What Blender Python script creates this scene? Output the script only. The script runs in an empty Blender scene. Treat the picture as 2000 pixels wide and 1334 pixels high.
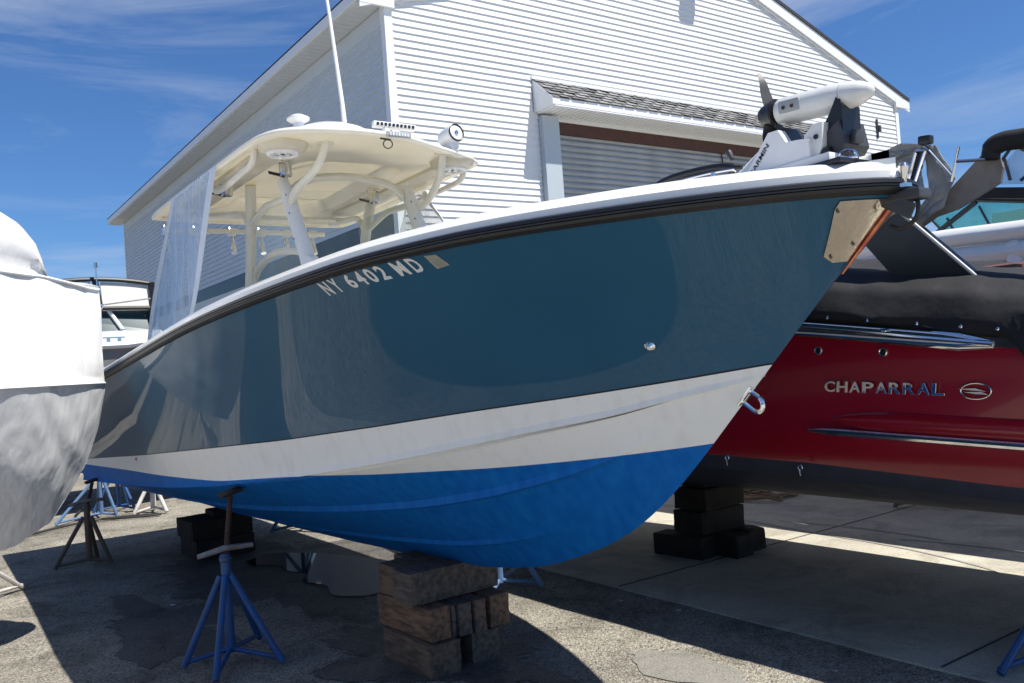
import bpy, bmesh, math, random
from mathutils import Vector, Matrix, noise
import numpy as np
random.seed(7); np.random.seed(7)
# ---------------------------------------------------------------- camera, sky, sun
# yard frame: X along the boats towards their bows, Y across the row towards port, Z up
scene = bpy.context.scene
cam_d = bpy.data.cameras.new('camera'); cam = bpy.data.objects.new('camera', cam_d)
scene.collection.objects.link(cam); scene.camera = cam
R_ = Vector((0.57058, 0.81813, -0.07147)); U_ = Vector((0.0624, 0.04359, 0.9971)); F_ = Vector((-0.81887, 0.57338, 0.02618))
R_.normalize(); F_ = (F_ - R_*F_.dot(R_)).normalized(); U_ = R_.cross(F_)
CAM = Vector((1.6152, -2.6447, 1.70))
cam.matrix_world = Matrix(((R_.x, U_.x, -F_.x, CAM.x), (R_.y, U_.y, -F_.y, CAM.y), (R_.z, U_.z, -F_.z, CAM.z), (0, 0, 0, 1)))
cam_d.sensor_width = 36; cam_d.lens = 30.6; cam_d.clip_start = 0.05; cam_d.clip_end = 2000
SUN = Vector((0.45, 0.27, 1.0)).normalized()
world = bpy.data.worlds.new('World'); scene.world = world; world.use_nodes = True
wn = world.node_tree; wn.nodes.clear()
def N(nt, t, **kw):
    n = nt.nodes.new(t)
    for k, v in kw.items(): setattr(n, k, v)
    return n
wo = N(wn, 'ShaderNodeOutputWorld'); bg = N(wn, 'ShaderNodeBackground'); sky = N(wn, 'ShaderNodeTexSky')
sky.sky_type = 'NISHITA'; sky.sun_disc = False
sky.sun_elevation = math.asin(SUN.z); sky.sun_rotation = math.atan2(SUN.x, SUN.y)
sky.air_density = 1.0; sky.dust_density = 0.3; sky.ozone_density = 3.5; sky.altitude = 0
bg.inputs['Strength'].default_value = 0.056
# thin high cloud over the sky
tc = N(wn, 'ShaderNodeTexCoord'); mp = N(wn, 'ShaderNodeMapping'); mp.inputs['Scale'].default_value = (1.6, 1.1, 7.0)
mp.inputs['Rotation'].default_value = (0.12, -0.16, 0.3)
nz = N(wn, 'ShaderNodeTexNoise'); nz.inputs['Scale'].default_value = 1.7; nz.inputs['Detail'].default_value = 9; nz.inputs['Roughness'].default_value = 0.62
nz.inputs['Distortion'].default_value = 0.6
cr = N(wn, 'ShaderNodeValToRGB'); cr.color_ramp.elements[0].position = 0.45; cr.color_ramp.elements[1].position = 0.76
cr.color_ramp.elements[1].color = (0.62, 0.62, 0.62, 1)
mx = N(wn, 'ShaderNodeMix', data_type='RGBA'); mx.inputs[7].default_value = (6.6, 7.6, 9.4, 1)
L = wn.links.new
tint = N(wn, 'ShaderNodeMix', data_type='RGBA', blend_type='MULTIPLY'); tint.inputs[0].default_value = 1.0
tint.inputs[7].default_value = (0.70, 1.06, 1.50, 1)
L(tc.outputs['Generated'], mp.inputs[0]); L(mp.outputs[0], nz.inputs['Vector']); L(nz.outputs['Fac'], cr.inputs[0])
L(sky.outputs[0], tint.inputs[6]); L(cr.outputs[0], mx.inputs[0]); L(tint.outputs[2], mx.inputs[6])
L(mx.outputs[2], bg.inputs['Color']); L(bg.outputs[0], wo.inputs[0])
sd = bpy.data.lights.new('sun', 'SUN'); so = bpy.data.objects.new('sun', sd); scene.collection.objects.link(so)
sd.energy = 5.0; sd.angle = math.radians(0.53); sd.color = (1.0, 0.955, 0.88)
so.rotation_euler = SUN.to_track_quat('Z', 'Y').to_euler(); so.location = (0, 0, 30)
scene.view_settings.view_transform = 'Standard'; scene.view_settings.look = 'None'
scene.view_settings.exposure = 0.55; scene.view_settings.gamma = 1.0; scene.view_settings.use_curve_mapping = False

# ---------------------------------------------------------------- materials
def mat(name, col, rough=0.5, metal=0.0, coat=0.0, var=0.0, vscale=6.0, bump=0.0, bscale=60.0, col2=None, dist=0.005, spec=0.5, stretch=None, alpha=None, sheen=0.0, detail=6):
    m = bpy.data.materials.new(name); m.use_nodes = True; nt = m.node_tree; b = nt.nodes['Principled BSDF']
    b.inputs['Base Color'].default_value = (*col, 1); b.inputs['Roughness'].default_value = rough
    b.inputs['Metallic'].default_value = metal; b.inputs['Coat Weight'].default_value = coat; b.inputs['Coat Roughness'].default_value = 0.03
    b.inputs['Specular IOR Level'].default_value = spec
    if alpha is not None: b.inputs['Alpha'].default_value = alpha
    t = nt.nodes.new('ShaderNodeTexCoord'); src = t.outputs['Object']
    if stretch:
        mm = nt.nodes.new('ShaderNodeMapping'); mm.inputs['Scale'].default_value = stretch; nt.links.new(src, mm.inputs[0]); src = mm.outputs[0]
    if var > 0 or col2:
        n = nt.nodes.new('ShaderNodeTexNoise'); n.inputs['Scale'].default_value = vscale; n.inputs['Detail'].default_value = detail; n.inputs['Roughness'].default_value = 0.6
        nt.links.new(src, n.inputs['Vector'])
        c = nt.nodes.new('ShaderNodeValToRGB'); c.color_ramp.elements[0].position = 0.32 if not stretch or detail < 9 else .40; c.color_ramp.elements[1].position = 0.7 if not stretch or detail < 9 else .60
        a = col; d = col2 if col2 else tuple(x*(1-var) for x in col)
        c.color_ramp.elements[0].color = (*a, 1); c.color_ramp.elements[1].color = (*d, 1)
        nt.links.new(n.outputs['Fac'], c.inputs[0]); nt.links.new(c.outputs[0], b.inputs['Base Color'])
        r = nt.nodes.new('ShaderNodeMapRange'); r.inputs[3].default_value = rough*0.85; r.inputs[4].default_value = min(1, rough*1.2)
        nt.links.new(n.outputs['Fac'], r.inputs[0]); nt.links.new(r.outputs[0], b.inputs['Roughness'])
    if bump > 0:
        n2 = nt.nodes.new('ShaderNodeTexNoise'); n2.inputs['Scale'].default_value = bscale; n2.inputs['Detail'].default_value = 5
        nt.links.new(src, n2.inputs['Vector'])
        bp = nt.nodes.new('ShaderNodeBump'); bp.inputs['Strength'].default_value = bump; bp.inputs['Distance'].default_value = dist
        nt.links.new(n2.outputs['Fac'], bp.inputs['Height']); nt.links.new(bp.outputs[0], b.inputs['Normal'])
    return m
def clear(name, col, rough=0.04, amt=0.35, bump=0.0, tint=.45):
    m = bpy.data.materials.new(name); m.use_nodes = True; nt = m.node_tree; nt.nodes.clear()
    o = nt.nodes.new('ShaderNodeOutputMaterial'); tr = nt.nodes.new('ShaderNodeBsdfTransparent'); g = nt.nodes.new('ShaderNodeBsdfPrincipled')
    tr.inputs[0].default_value = (*[min(1, 1-tint+tint*c) for c in col], 1); g.inputs['Base Color'].default_value = (*col, 1); g.inputs['Roughness'].default_value = rough
    mxs = nt.nodes.new('ShaderNodeMixShader')
    t = nt.nodes.new('ShaderNodeTexCoord'); mm = nt.nodes.new('ShaderNodeMapping'); mm.inputs['Scale'].default_value = (6, 6, 0.7)
    n = nt.nodes.new('ShaderNodeTexNoise'); n.inputs['Scale'].default_value = 1.6; n.inputs['Detail'].default_value = 4
    nt.links.new(t.outputs['Object'], mm.inputs[0]); nt.links.new(mm.outputs[0], n.inputs['Vector'])
    lw = nt.nodes.new('ShaderNodeLayerWeight'); lw.inputs[0].default_value = .5; pw = nt.nodes.new('ShaderNodeMath'); pw.operation = 'POWER'; pw.inputs[1].default_value = 4
    nt.links.new(lw.outputs['Facing'], pw.inputs[0]); fr = nt.nodes.new('ShaderNodeMath'); fr.operation = 'MULTIPLY_ADD'; fr.inputs[1].default_value = .5; fr.inputs[2].default_value = .02; nt.links.new(pw.outputs[0], fr.inputs[0])
    r = nt.nodes.new('ShaderNodeMapRange'); r.inputs[1].default_value = 0.35; r.inputs[2].default_value = 0.7; r.inputs[3].default_value = amt*0.4; r.inputs[4].default_value = amt*1.4
    ad = nt.nodes.new('ShaderNodeMath'); ad.operation = 'ADD'; ad.use_clamp = True
    nt.links.new(n.outputs['Fac'], r.inputs[0]); nt.links.new(r.outputs[0], ad.inputs[0]); nt.links.new(fr.outputs[0], ad.inputs[1])
    nt.links.new(ad.outputs[0], mxs.inputs[0]); nt.links.new(tr.outputs[0], mxs.inputs[1]); nt.links.new(g.outputs[0], mxs.inputs[2])
    if bump:
        bp = nt.nodes.new('ShaderNodeBump'); bp.inputs['Strength'].default_value = bump; bp.inputs['Distance'].default_value = 0.05
        nt.links.new(n.outputs['Fac'], bp.inputs['Height']); nt.links.new(bp.outputs[0], g.inputs['Normal'])
    nt.links.new(mxs.outputs[0], o.inputs[0]); return m
M = {}
M['gelcoat_white'] = mat('gelcoat_white', (.80, .80, .78), .22, coat=.5, var=.05, vscale=3)
M['cream'] = mat('cream_gelcoat', (.82, .78, .66), .35, coat=.2, var=.10, vscale=5, bump=.05, bscale=40)
M['cream_tube'] = mat('cream_powder_coat', (.80, .76, .65), .35, coat=.2, var=.08, vscale=9)
M['stainless'] = mat('stainless', (.72, .71, .69), .14, metal=1, var=.10, vscale=20)
M['steel_plate'] = mat('brushed_stainless', (.70, .64, .56), .13, metal=1, var=.12, vscale=16, bump=.35, bscale=26, dist=.008)
M['chrome'] = mat('chrome', (.86, .86, .87), .06, metal=1)
M['black_rubber'] = mat('black_rubber', (.010, .010, .012), .42, var=.3, vscale=8, bump=.15, bscale=90)
M['black'] = mat('black_plastic', (.012, .012, .014), .35, var=.2, vscale=12)
M['dark_grey'] = mat('dark_grey_plastic', (.05, .05, .055), .45, var=.2, vscale=12)
M['vinyl_border'] = mat('white_vinyl', (.74, .76, .78), .45, var=.06, vscale=10, bump=.3, bscale=14)
M['letter'] = mat('letter_vinyl', (.62, .64, .66), .45)
M['sticker'] = mat('sticker', (.30, .31, .27), .5, var=.3, vscale=40)
M['plastic_white'] = mat('white_plastic', (.80, .80, .79), .32, coat=.15, var=.05, vscale=14)
M['motor_white'] = mat('motor_white', (.72, .72, .69), .30, coat=.2, var=.10, vscale=16)
M['motor_grey'] = mat('motor_grey', (.36, .37, .37), .45, var=.1, vscale=14)
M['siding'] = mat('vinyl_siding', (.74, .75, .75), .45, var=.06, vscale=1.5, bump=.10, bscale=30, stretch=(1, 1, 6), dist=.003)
M['siding_shaded'] = mat('vinyl_siding_shaded', (.58, .63, .68), .5, var=.08, vscale=1.2, bump=.1, bscale=30, stretch=(1, 1, 6), dist=.003)  # same siding, shade of the side wall put into its colour
M['trim'] = mat('white_trim', (.78, .79, .80), .42, var=.05, vscale=3)
M['soffit'] = mat('soffit_vinyl', (.60, .60, .57), .5, var=.05, vscale=3)
M['roof'] = mat('roof_shingle_dark', (.035, .037, .045), .85, var=.4, vscale=30)
M['jamb'] = mat('grey_jamb_paint', (.42, .47, .51), .5, var=.06, vscale=3)
M['brown_steel'] = mat('rusty_brown_steel', (.085, .028, .016), .6, col2=(.05, .022, .016), vscale=9, bump=.2, bscale=40)
M['door'] = mat('galvanized_door', (.34, .37, .395), .42, metal=.15, var=.30, vscale=2.2, stretch=(1, 1, 5))
for i, c in enumerate([(.20, .20, .20), (.30, .295, .29), (.13, .13, .135), (.24, .235, .225)]):
    M['shingle%d' % i] = mat('asphalt_shingle_%d' % i, c, .9, var=.35, vscale=45, bump=.5, bscale=200, dist=.004)
M['wood'] = []
for i, (a, b_) in enumerate([((.17, .11, .07), (.07, .05, .038)), ((.24, .135, .075), (.09, .058, .04)), ((.14, .11, .085), (.06, .052, .045)), ((.21, .12, .07), (.07, .06, .06))]):
    M['wood'].append(mat('old_timber_%d' % i, a, .85, col2=b_, vscale=5, bump=.8, bscale=9, dist=.012, stretch=(1.2, 6, 6), detail=10))
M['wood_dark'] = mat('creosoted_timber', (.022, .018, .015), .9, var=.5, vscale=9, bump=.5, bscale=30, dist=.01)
M['blue_steel'] = mat('blue_painted_steel', (.010, .085, .29), .5, col2=(.035, .07, .13), vscale=14, bump=.25, bscale=60)
M['blue_pale'] = mat('pale_blue_steel', (.11, .22, .42), .55, col2=(.08, .12, .2), vscale=14, bump=.25, bscale=60)  # paler blue than the other painted stands
M['grey_steel'] = mat('weathered_grey_steel', (.09, .085, .08), .6, col2=(.14, .07, .045), vscale=12, bump=.3, bscale=60)
M['galv'] = mat('galvanised_bar', (.30, .30, .30), .5, metal=.3, col2=(.16, .12, .09), vscale=20)
M['white_steel'] = mat('white_painted_steel', (.66, .66, .64), .5, col2=(.35, .3, .26), vscale=9)
M['rust'] = mat('rusty_steel', (.07, .035, .022), .8, col2=(.04, .024, .018), vscale=22, bump=.5, bscale=80)
M['red_gel'] = mat('red_gelcoat', (.27, .003, .016), .22, coat=.30, var=.10, vscale=2)
M['navy'] = mat('navy_bottom_paint', (.020, .028, .060), .6, var=.35, vscale=8)
M['canvas_black'] = mat('black_canvas', (.016, .016, .018), .75, var=.25, vscale=5, bump=.35, bscale=9, dist=.02, spec=.35)
M['canvas_grey'] = mat('weathered_grey_canvas', (.42, .43, .44), .85, col2=(.28, .28, .28), vscale=9, bump=.5, bscale=14, dist=.02)
M['canvas_brown'] = mat('grey_brown_canvas', (.30, .275, .25), .85, col2=(.20, .18, .165), vscale=8, bump=.5, bscale=14, dist=.02)
M['seat_brown'] = mat('brown_seat_vinyl', (.12, .045, .028), .5, var=.2, vscale=6)
M['beige_canvas'] = mat('pale_beige_canvas', (.60, .60, .55), .7, var=.08, vscale=3)
M['white_hull'] = mat('white_hull', (.72, .72, .72), .35, coat=.3, var=.08, vscale=2.5, bump=.1, bscale=6, dist=.02)
M['grey_hull'] = mat('grey_hull', (.20, .20, .195), .5, var=.15, vscale=4)
M['dark_glass'] = mat('dark_teal_glass', (.02, .05, .055), .08, coat=.6)
M['teal_glass'] = clear('teal_glass', (.42, .80, .75), .05, .25, tint=.8)
M['windshield'] = clear('acrylic_windshield', (.75, .82, .74), .06, .03, tint=.12)
M['vinyl_clear'] = clear('clear_vinyl', (.62, .70, .80), .12, .30, bump=.5, tint=.3)
M['vinyl_pale'] = clear('pale_clear_vinyl', (.75, .76, .76), .15, .22, bump=.7)
M['smoke_vinyl'] = clear('smoked_vinyl', (.30, .36, .38), .12, .6, bump=.4)
M['rope'] = mat('tan_rope', (.32, .21, .12), .9, var=.4, vscale=60, bump=.6, bscale=200)
M['hose'] = mat('dark_hose', (.02, .02, .02), .6)
M['orange_tape'] = mat('orange_tape', (.65, .10, .02), .6)
def translucent(m, col, f):
    nt = m.node_tree; b = nt.nodes['Principled BSDF']; o = nt.nodes['Material Output']; t = nt.nodes.new('ShaderNodeBsdfTranslucent'); t.inputs[0].default_value = (*col, 1)
    x = nt.nodes.new('ShaderNodeMixShader'); x.inputs[0].default_value = f; nt.links.new(b.outputs[0], x.inputs[1]); nt.links.new(t.outputs[0], x.inputs[2]); nt.links.new(x.outputs[0], o.inputs[0])
translucent(M['cream'], (.92, .84, .64), .30)
M['hardtop_skin'] = mat('hardtop_skin', (.82, .82, .79), .3, coat=.3, var=.05, vscale=3); translucent(M['hardtop_skin'], (.92, .86, .70), .30)
M['bimini_white'] = M['beige_canvas']
translucent(M['canvas_grey'], (.40, .40, .40), .35); translucent(M['canvas_brown'], (.30, .27, .24), .3)
M['mesh_dark'] = mat('speaker_cone', (.03, .03, .03), .6)
M['lens'] = mat('lamp_lens', (.03, .03, .035), .22)
M['coral'] = mat('faded_red_copper', (.80, .33, .16), .3, metal=.7, col2=(.35, .04, .05), vscale=11)
M['stone'] = mat('gravel_stone', (.20, .19, .17), .9, col2=(.08, .08, .08), vscale=3)

def shrink_mat():
    m = mat('white_shrink_wrap', (.70, .70, .70), .38, coat=.15, var=.04, vscale=3); nt = m.node_tree; b = nt.nodes['Principled BSDF']
    b.inputs['Subsurface Weight'].default_value = 0.0
    t = nt.nodes.new('ShaderNodeTexCoord'); mp = nt.nodes.new('ShaderNodeMapping'); mp.inputs['Rotation'].default_value = (0.0, .62, 0); mp.inputs['Scale'].default_value = (9.0, 9.0, 1.6)
    n = nt.nodes.new('ShaderNodeTexNoise'); n.inputs['Scale'].default_value = .85; n.inputs['Detail'].default_value = 2.5; n.inputs['Distortion'].default_value = .1
    n2 = nt.nodes.new('ShaderNodeTexNoise'); n2.inputs['Scale'].default_value = 9; n2.inputs['Detail'].default_value = 3
    b1 = nt.nodes.new('ShaderNodeBump'); b1.inputs['Strength'].default_value = .55; b1.inputs['Distance'].default_value = .045
    b2 = nt.nodes.new('ShaderNodeBump'); b2.inputs['Strength'].default_value = .10; b2.inputs['Distance'].default_value = .02
    l = nt.links.new
    l(t.outputs['Object'], mp.inputs[0]); l(mp.outputs[0], n.inputs['Vector']); l(t.outputs['Object'], n2.inputs['Vector'])
    l(n.outputs['Fac'], b1.inputs['Height']); l(n2.outputs['Fac'], b2.inputs['Height']); l(b1.outputs[0], b2.inputs['Normal']); l(b2.outputs[0], b.inputs['Normal'])
    return m
M['shrink'] = shrink_mat()

def hull_top_mat():
    # blue gelcoat over a white boot band; the paint line is a stored height difference on the hull
    m = bpy.data.materials.new('blue_hull_gelcoat'); m.use_nodes = True; nt = m.node_tree; b = nt.nodes['Principled BSDF']; l = nt.links.new
    def step(attr, lo):
        a = nt.nodes.new('ShaderNodeAttribute'); a.attribute_name = attr
        g = nt.nodes.new('ShaderNodeMath'); g.operation = 'GREATER_THAN'; g.inputs[1].default_value = lo; l(a.outputs['Fac'], g.inputs[0]); return g.outputs[0]
    above_stripe = step('stripe', 0.0); line = step('stripe', -0.007); above_water = step('water', 0.0)
    t = nt.nodes.new('ShaderNodeTexCoord')
    n = nt.nodes.new('ShaderNodeTexNoise'); n.inputs['Scale'].default_value = 1.3; n.inputs['Detail'].default_value = 5; l(t.outputs['Object'], n.inputs['Vector'])
    mpn = nt.nodes.new('ShaderNodeMapping'); mpn.inputs['Scale'].default_value = (8, 8, 1.2); l(t.outputs['Object'], mpn.inputs[0])
    n2 = nt.nodes.new('ShaderNodeTexNoise'); n2.inputs['Scale'].default_value = 2.2; n2.inputs['Detail'].default_value = 7; l(mpn.outputs[0], n2.inputs['Vector'])
    def ramp(src, c0, c1, p0=.35, p1=.7):
        c = nt.nodes.new('ShaderNodeValToRGB'); c.color_ramp.elements[0].position = p0; c.color_ramp.elements[1].position = p1
        c.color_ramp.elements[0].color = (*c0, 1); c.color_ramp.elements[1].color = (*c1, 1); l(src, c.inputs[0]); return c.outputs[0]
    blue = ramp(n.outputs['Fac'], (.019, .082, .152), (.023, .096, .172))
    white = ramp(n2.outputs['Fac'], (.84, .84, .81), (.74, .73, .69), .5, .9)
    bot = ramp(n2.outputs['Fac'], (.002, .105, .40), (.006, .155, .50), .3, .72)
    def mixc(f, a, c):
        x = nt.nodes.new('ShaderNodeMix'); x.data_type = 'RGBA'; l(f, x.inputs[0])
        if isinstance(a, tuple): x.inputs[6].default_value = (*a, 1)
        else: l(a, x.inputs[6])
        l(c, x.inputs[7]); return x.outputs[2]
    c = mixc(above_water, bot, white); 
    x = nt.nodes.new('ShaderNodeMix'); x.data_type = 'RGBA'; l(line, x.inputs[0]); l(c, x.inputs[6]); x.inputs[7].default_value = (.02, .025, .035, 1)
    c = mixc(above_stripe, x.outputs[2], blue)
    l(c, b.inputs['Base Color'])
    rr = nt.nodes.new('ShaderNodeMapRange'); l(above_water, rr.inputs[0]); rr.inputs[3].default_value = .60; rr.inputs[4].default_value = .32
    l(rr.outputs[0], b.inputs['Roughness']); cw = nt.nodes.new('ShaderNodeMath'); cw.operation = 'MULTIPLY'; cw.inputs[1].default_value = .50; l(above_stripe, cw.inputs[0]); l(cw.outputs[0], b.inputs['Coat Weight']); b.inputs['Coat Roughness'].default_value = .012; b.inputs['Coat IOR'].default_value = 1.5
    b.inputs['Specular IOR Level'].default_value = .12
    w = nt.nodes.new('ShaderNodeTexNoise'); w.inputs['Scale'].default_value = 2.4; w.inputs['Detail'].default_value = 1.5; l(t.outputs['Object'], w.inputs['Vector'])
    bp = nt.nodes.new('ShaderNodeBump'); bp.inputs['Strength'].default_value = .05; bp.inputs['Distance'].default_value = .012; l(w.outputs['Fac'], bp.inputs['Height'])
    l(bp.outputs[0], b.inputs['Coat Normal']); l(bp.outputs[0], b.inputs['Normal'])
    return m
M['hull'] = hull_top_mat()

def ground_mat(name, base, light, grit, scale, patch=.5, rough=.9, wet=False, bumpd=.012):
    m = bpy.data.materials.new(name); m.use_nodes = True; nt = m.node_tree; b = nt.nodes['Principled BSDF']; l = nt.links.new
    t = nt.nodes.new('ShaderNodeTexCoord')
    v = nt.nodes.new('ShaderNodeTexVoronoi'); v.inputs['Scale'].default_value = scale; l(t.outputs['Object'], v.inputs['Vector'])
    n = nt.nodes.new('ShaderNodeTexNoise'); n.inputs['Scale'].default_value = .7; n.inputs['Detail'].default_value = 8; n.inputs['Roughness'].default_value = .65; l(t.outputs['Object'], n.inputs['Vector'])
    n2 = nt.nodes.new('ShaderNodeTexNoise'); n2.inputs['Scale'].default_value = scale*.6; n2.inputs['Detail'].default_value = 6; l(t.outputs['Object'], n2.inputs['Vector'])
    c = nt.nodes.new('ShaderNodeValToRGB'); c.color_ramp.elements[0].color = (*base, 1); c.color_ramp.elements[1].color = (*light, 1)
    c.color_ramp.elements[0].position = .35; c.color_ramp.elements[1].position = .68; l(n.outputs['Fac'], c.inputs[0])
    bw = nt.nodes.new('ShaderNodeRGBToBW'); l(v.outputs['Color'], bw.inputs[0])
    mr = nt.nodes.new('ShaderNodeMapRange'); mr.inputs[3].default_value = 1-grit; mr.inputs[4].default_value = 1+grit; l(bw.outputs[0], mr.inputs[0])
    st = nt.nodes.new('ShaderNodeTexNoise'); st.inputs['Scale'].default_value = 1.9; st.inputs['Detail'].default_value = 10; st.inputs['Roughness'].default_value = .7; st.inputs['Distortion'].default_value = .8; l(t.outputs['Object'], st.inputs['Vector'])
    sc = nt.nodes.new('ShaderNodeValToRGB'); sc.color_ramp.elements[0].position = .36; sc.color_ramp.elements[1].position = .52; sc.color_ramp.elements[0].color = (.45, .44, .43, 1); sc.color_ramp.elements[1].color = (1, 1, 1, 1); l(st.outputs['Fac'], sc.inputs[0])
    m3 = nt.nodes.new('ShaderNodeMix'); m3.data_type = 'RGBA'; m3.blend_type = 'MULTIPLY'; m3.inputs[0].default_value = patch; l(c.outputs[0], m3.inputs[6]); l(sc.outputs[0], m3.inputs[7])
    mm = nt.nodes.new('ShaderNodeMix'); mm.data_type = 'RGBA'; mm.blend_type = 'MULTIPLY'; mm.inputs[0].default_value = 1; l(m3.outputs[2], mm.inputs[6]); l(mr.outputs[0], mm.inputs[7])
    l(mm.outputs[2], b.inputs['Base Color']); b.inputs['Roughness'].default_value = rough; b.inputs['Specular IOR Level'].default_value = .3
    s = nt.nodes.new('ShaderNodeMath'); s.operation = 'ADD'; l(v.outputs['Distance'], s.inputs[0]); l(n2.outputs['Fac'], s.inputs[1])
    bp = nt.nodes.new('ShaderNodeBump'); bp.inputs['Strength'].default_value = .8; bp.inputs['Distance'].default_value = bumpd; l(s.outputs[0], bp.inputs['Height']); l(bp.outputs[0], b.inputs['Normal'])
    return m
M['asphalt'] = ground_mat('gritty_asphalt', (.19, .172, .142), (.35, .325, .27), .75, 105, patch=.8, bumpd=.011)
M['damp_shade'] = ground_mat('damp_shaded_asphalt', (.085, .080, .072), (.15, .14, .12), .6, 105, patch=.9, rough=.6, bumpd=.008)  # darker asphalt: damp, and shade under the blue boat put into the colour
M['bounce_ground'] = ground_mat('pale_bounce_ground', (.40, .375, .33), (.50, .47, .42), .5, 60, bumpd=.014)  # pale ground colour chosen to bounce sunlight onto the hull
M['concrete'] = ground_mat('worn_concrete', (.36, .335, .275), (.54, .51, .43), .22, 120, bumpd=.003)
M['asphalt_patch'] = ground_mat('smooth_grey_patch', (.215, .205, .18), (.26, .25, .22), .35, 170, bumpd=.004)
M['puddle'] = mat('puddle_water', (.006, .006, .007), .06, spec=.10, bump=.02, bscale=6, dist=.004)
M['joint'] = mat('joint_dirt', (.05, .045, .04), .9)
M['scuff'] = mat('pale_scuff', (.36, .35, .32), .8, var=.3, vscale=30)

# ---------------------------------------------------------------- builders
C = scene.collection
def empty(name, loc, label=None, cat=None, group=None, kind=None):
    o = bpy.data.objects.new(name, None); C.objects.link(o); o.location = loc; o.empty_display_size = .1
    if label: o['label'] = label
    if cat: o['category'] = cat
    if group: o['group'] = group
    if kind: o['kind'] = kind
    return o
def wloc(o):
    v = Vector((0, 0, 0))
    while o: v = v + o.location; o = o.parent
    return v
def mesh_of(name, V, F, m, smooth=False, sharp=35):
    me = bpy.data.meshes.new(name); me.from_pydata([tuple(v) for v in V], [], [tuple(f) for f in F])
    ms = m if isinstance(m, list) else [m]
    for x in ms: me.materials.append(x)
    bm = bmesh.new(); bm.from_mesh(me); bmesh.ops.recalc_face_normals(bm, faces=bm.faces); bm.to_mesh(me); bm.free()
    if smooth:
        me.polygons.foreach_set('use_smooth', [True]*len(me.polygons)); me.set_sharp_from_angle(angle=math.radians(sharp))
    me.update(); return me
def obj(name, VF, m, parent=None, smooth=False, label=None, cat=None, group=None, kind=None, sharp=35, origin=None):
    """VF given in yard coordinates; stored relative to its parent's base"""
    V, F = VF
    base = wloc(parent) if parent else Vector((0, 0, 0))
    org = Vector(origin) if origin is not None else base
    me = mesh_of(name, [Vector(v)-org for v in V], F, m, smooth, sharp)
    o = bpy.data.objects.new(name, me); C.objects.link(o); o.location = org-base
    if parent: o.parent = parent
    if label: o['label'] = label
    if cat: o['category'] = cat
    if group: o['group'] = group
    if kind: o['kind'] = kind
    return o
def join(*parts):
    V = []; F = []
    for v, f in parts:
        k = len(V); V += [Vector(x) for x in v]; F += [[i+k for i in q] for q in f]
    return V, F
def box(x0, x1, y0, y1, z0, z1, bev=0.0):
    if bev > 0:
        bm = bmesh.new(); bmesh.ops.create_cube(bm, size=1)
        for v in bm.verts: v.co = Vector(((x0+x1)/2+v.co.x*(x1-x0), (y0+y1)/2+v.co.y*(y1-y0), (z0+z1)/2+v.co.z*(z1-z0)))
        bmesh.ops.bevel(bm, geom=bm.edges[:], offset=bev, segments=2, affect='EDGES', profile=.6)
        bm.verts.index_update(); V = [v.co.copy() for v in bm.verts]; F = [[v.index for v in f.verts] for f in bm.faces]; bm.free(); return V, F
    V = [(x0, y0, z0), (x1, y0, z0), (x1, y1, z0), (x0, y1, z0), (x0, y0, z1), (x1, y0, z1), (x1, y1, z1), (x0, y1, z1)]
    return V, [[0, 3, 2, 1], [4, 5, 6, 7], [0, 1, 5, 4], [1, 2, 6, 5], [2, 3, 7, 6], [3, 0, 4, 7]]
def xform(VF, mtx): return [mtx @ Vector(v) for v in VF[0]], VF[1]
def obox(c, ax, ay, az, sx, sy, sz, bev=0.0):
    V, F = box(-sx/2, sx/2, -sy/2, sy/2, -sz/2, sz/2, bev)
    c = Vector(c); ax = Vector(ax).normalized(); ay = Vector(ay).normalized(); az = Vector(az).normalized()
    return [c+ax*v[0]+ay*v[1]+az*v[2] for v in map(Vector, V)], F
def frame(d):
    d = Vector(d).normalized(); a = Vector((0, 0, 1)) if abs(d.z) < .9 else Vector((1, 0, 0))
    x = d.cross(a).normalized(); y = d.cross(x).normalized(); return x, y
def tube(pts, r, n=10, cap=True, flat=1.0, up=None):
    pts = [Vector(p) for p in pts]; V = []; F = []; m = len(pts); px = None
    for i, p in enumerate(pts):
        d = (pts[min(i+1, m-1)]-pts[max(i-1, 0)]).normalized()
        if px is None:
            if up is not None: x = (Vector(up)-d*d.dot(Vector(up))).normalized()
            else: x, _ = frame(d)
        else: x = (px-d*d.dot(px)).normalized()
        px = x; y = d.cross(x)
        rr = r[i] if isinstance(r, (list, tuple)) else r
        for k in range(n):
            a = 2*math.pi*k/n; V.append(p+x*math.cos(a)*rr+y*math.sin(a)*rr*flat)
    for i in range(m-1):
        for k in range(n): F.append([i*n+k, i*n+(k+1) % n, (i+1)*n+(k+1) % n, (i+1)*n+k])
    if cap: F.append(list(range(n))[::-1]); F.append([(m-1)*n+k for k in range(n)])
    return V, F
def lathe(prof, c, d, n=20, x=None):
    """prof: list of (dist along d, radius)"""
    d = Vector(d).normalized(); xx, yy = frame(d); c = Vector(c); V = []; F = []
    for t, r in prof:
        for k in range(n):
            a = 2*math.pi*k/n; V.append(c+d*t+xx*math.cos(a)*r+yy*math.sin(a)*r)
    for i in range(len(prof)-1):
        for k in range(n): F.append([i*n+k, i*n+(k+1) % n, (i+1)*n+(k+1) % n, (i+1)*n+k])
    F.append(list(range(n))[::-1]); F.append([(len(prof)-1)*n+k for k in range(n)])
    return V, F
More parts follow.
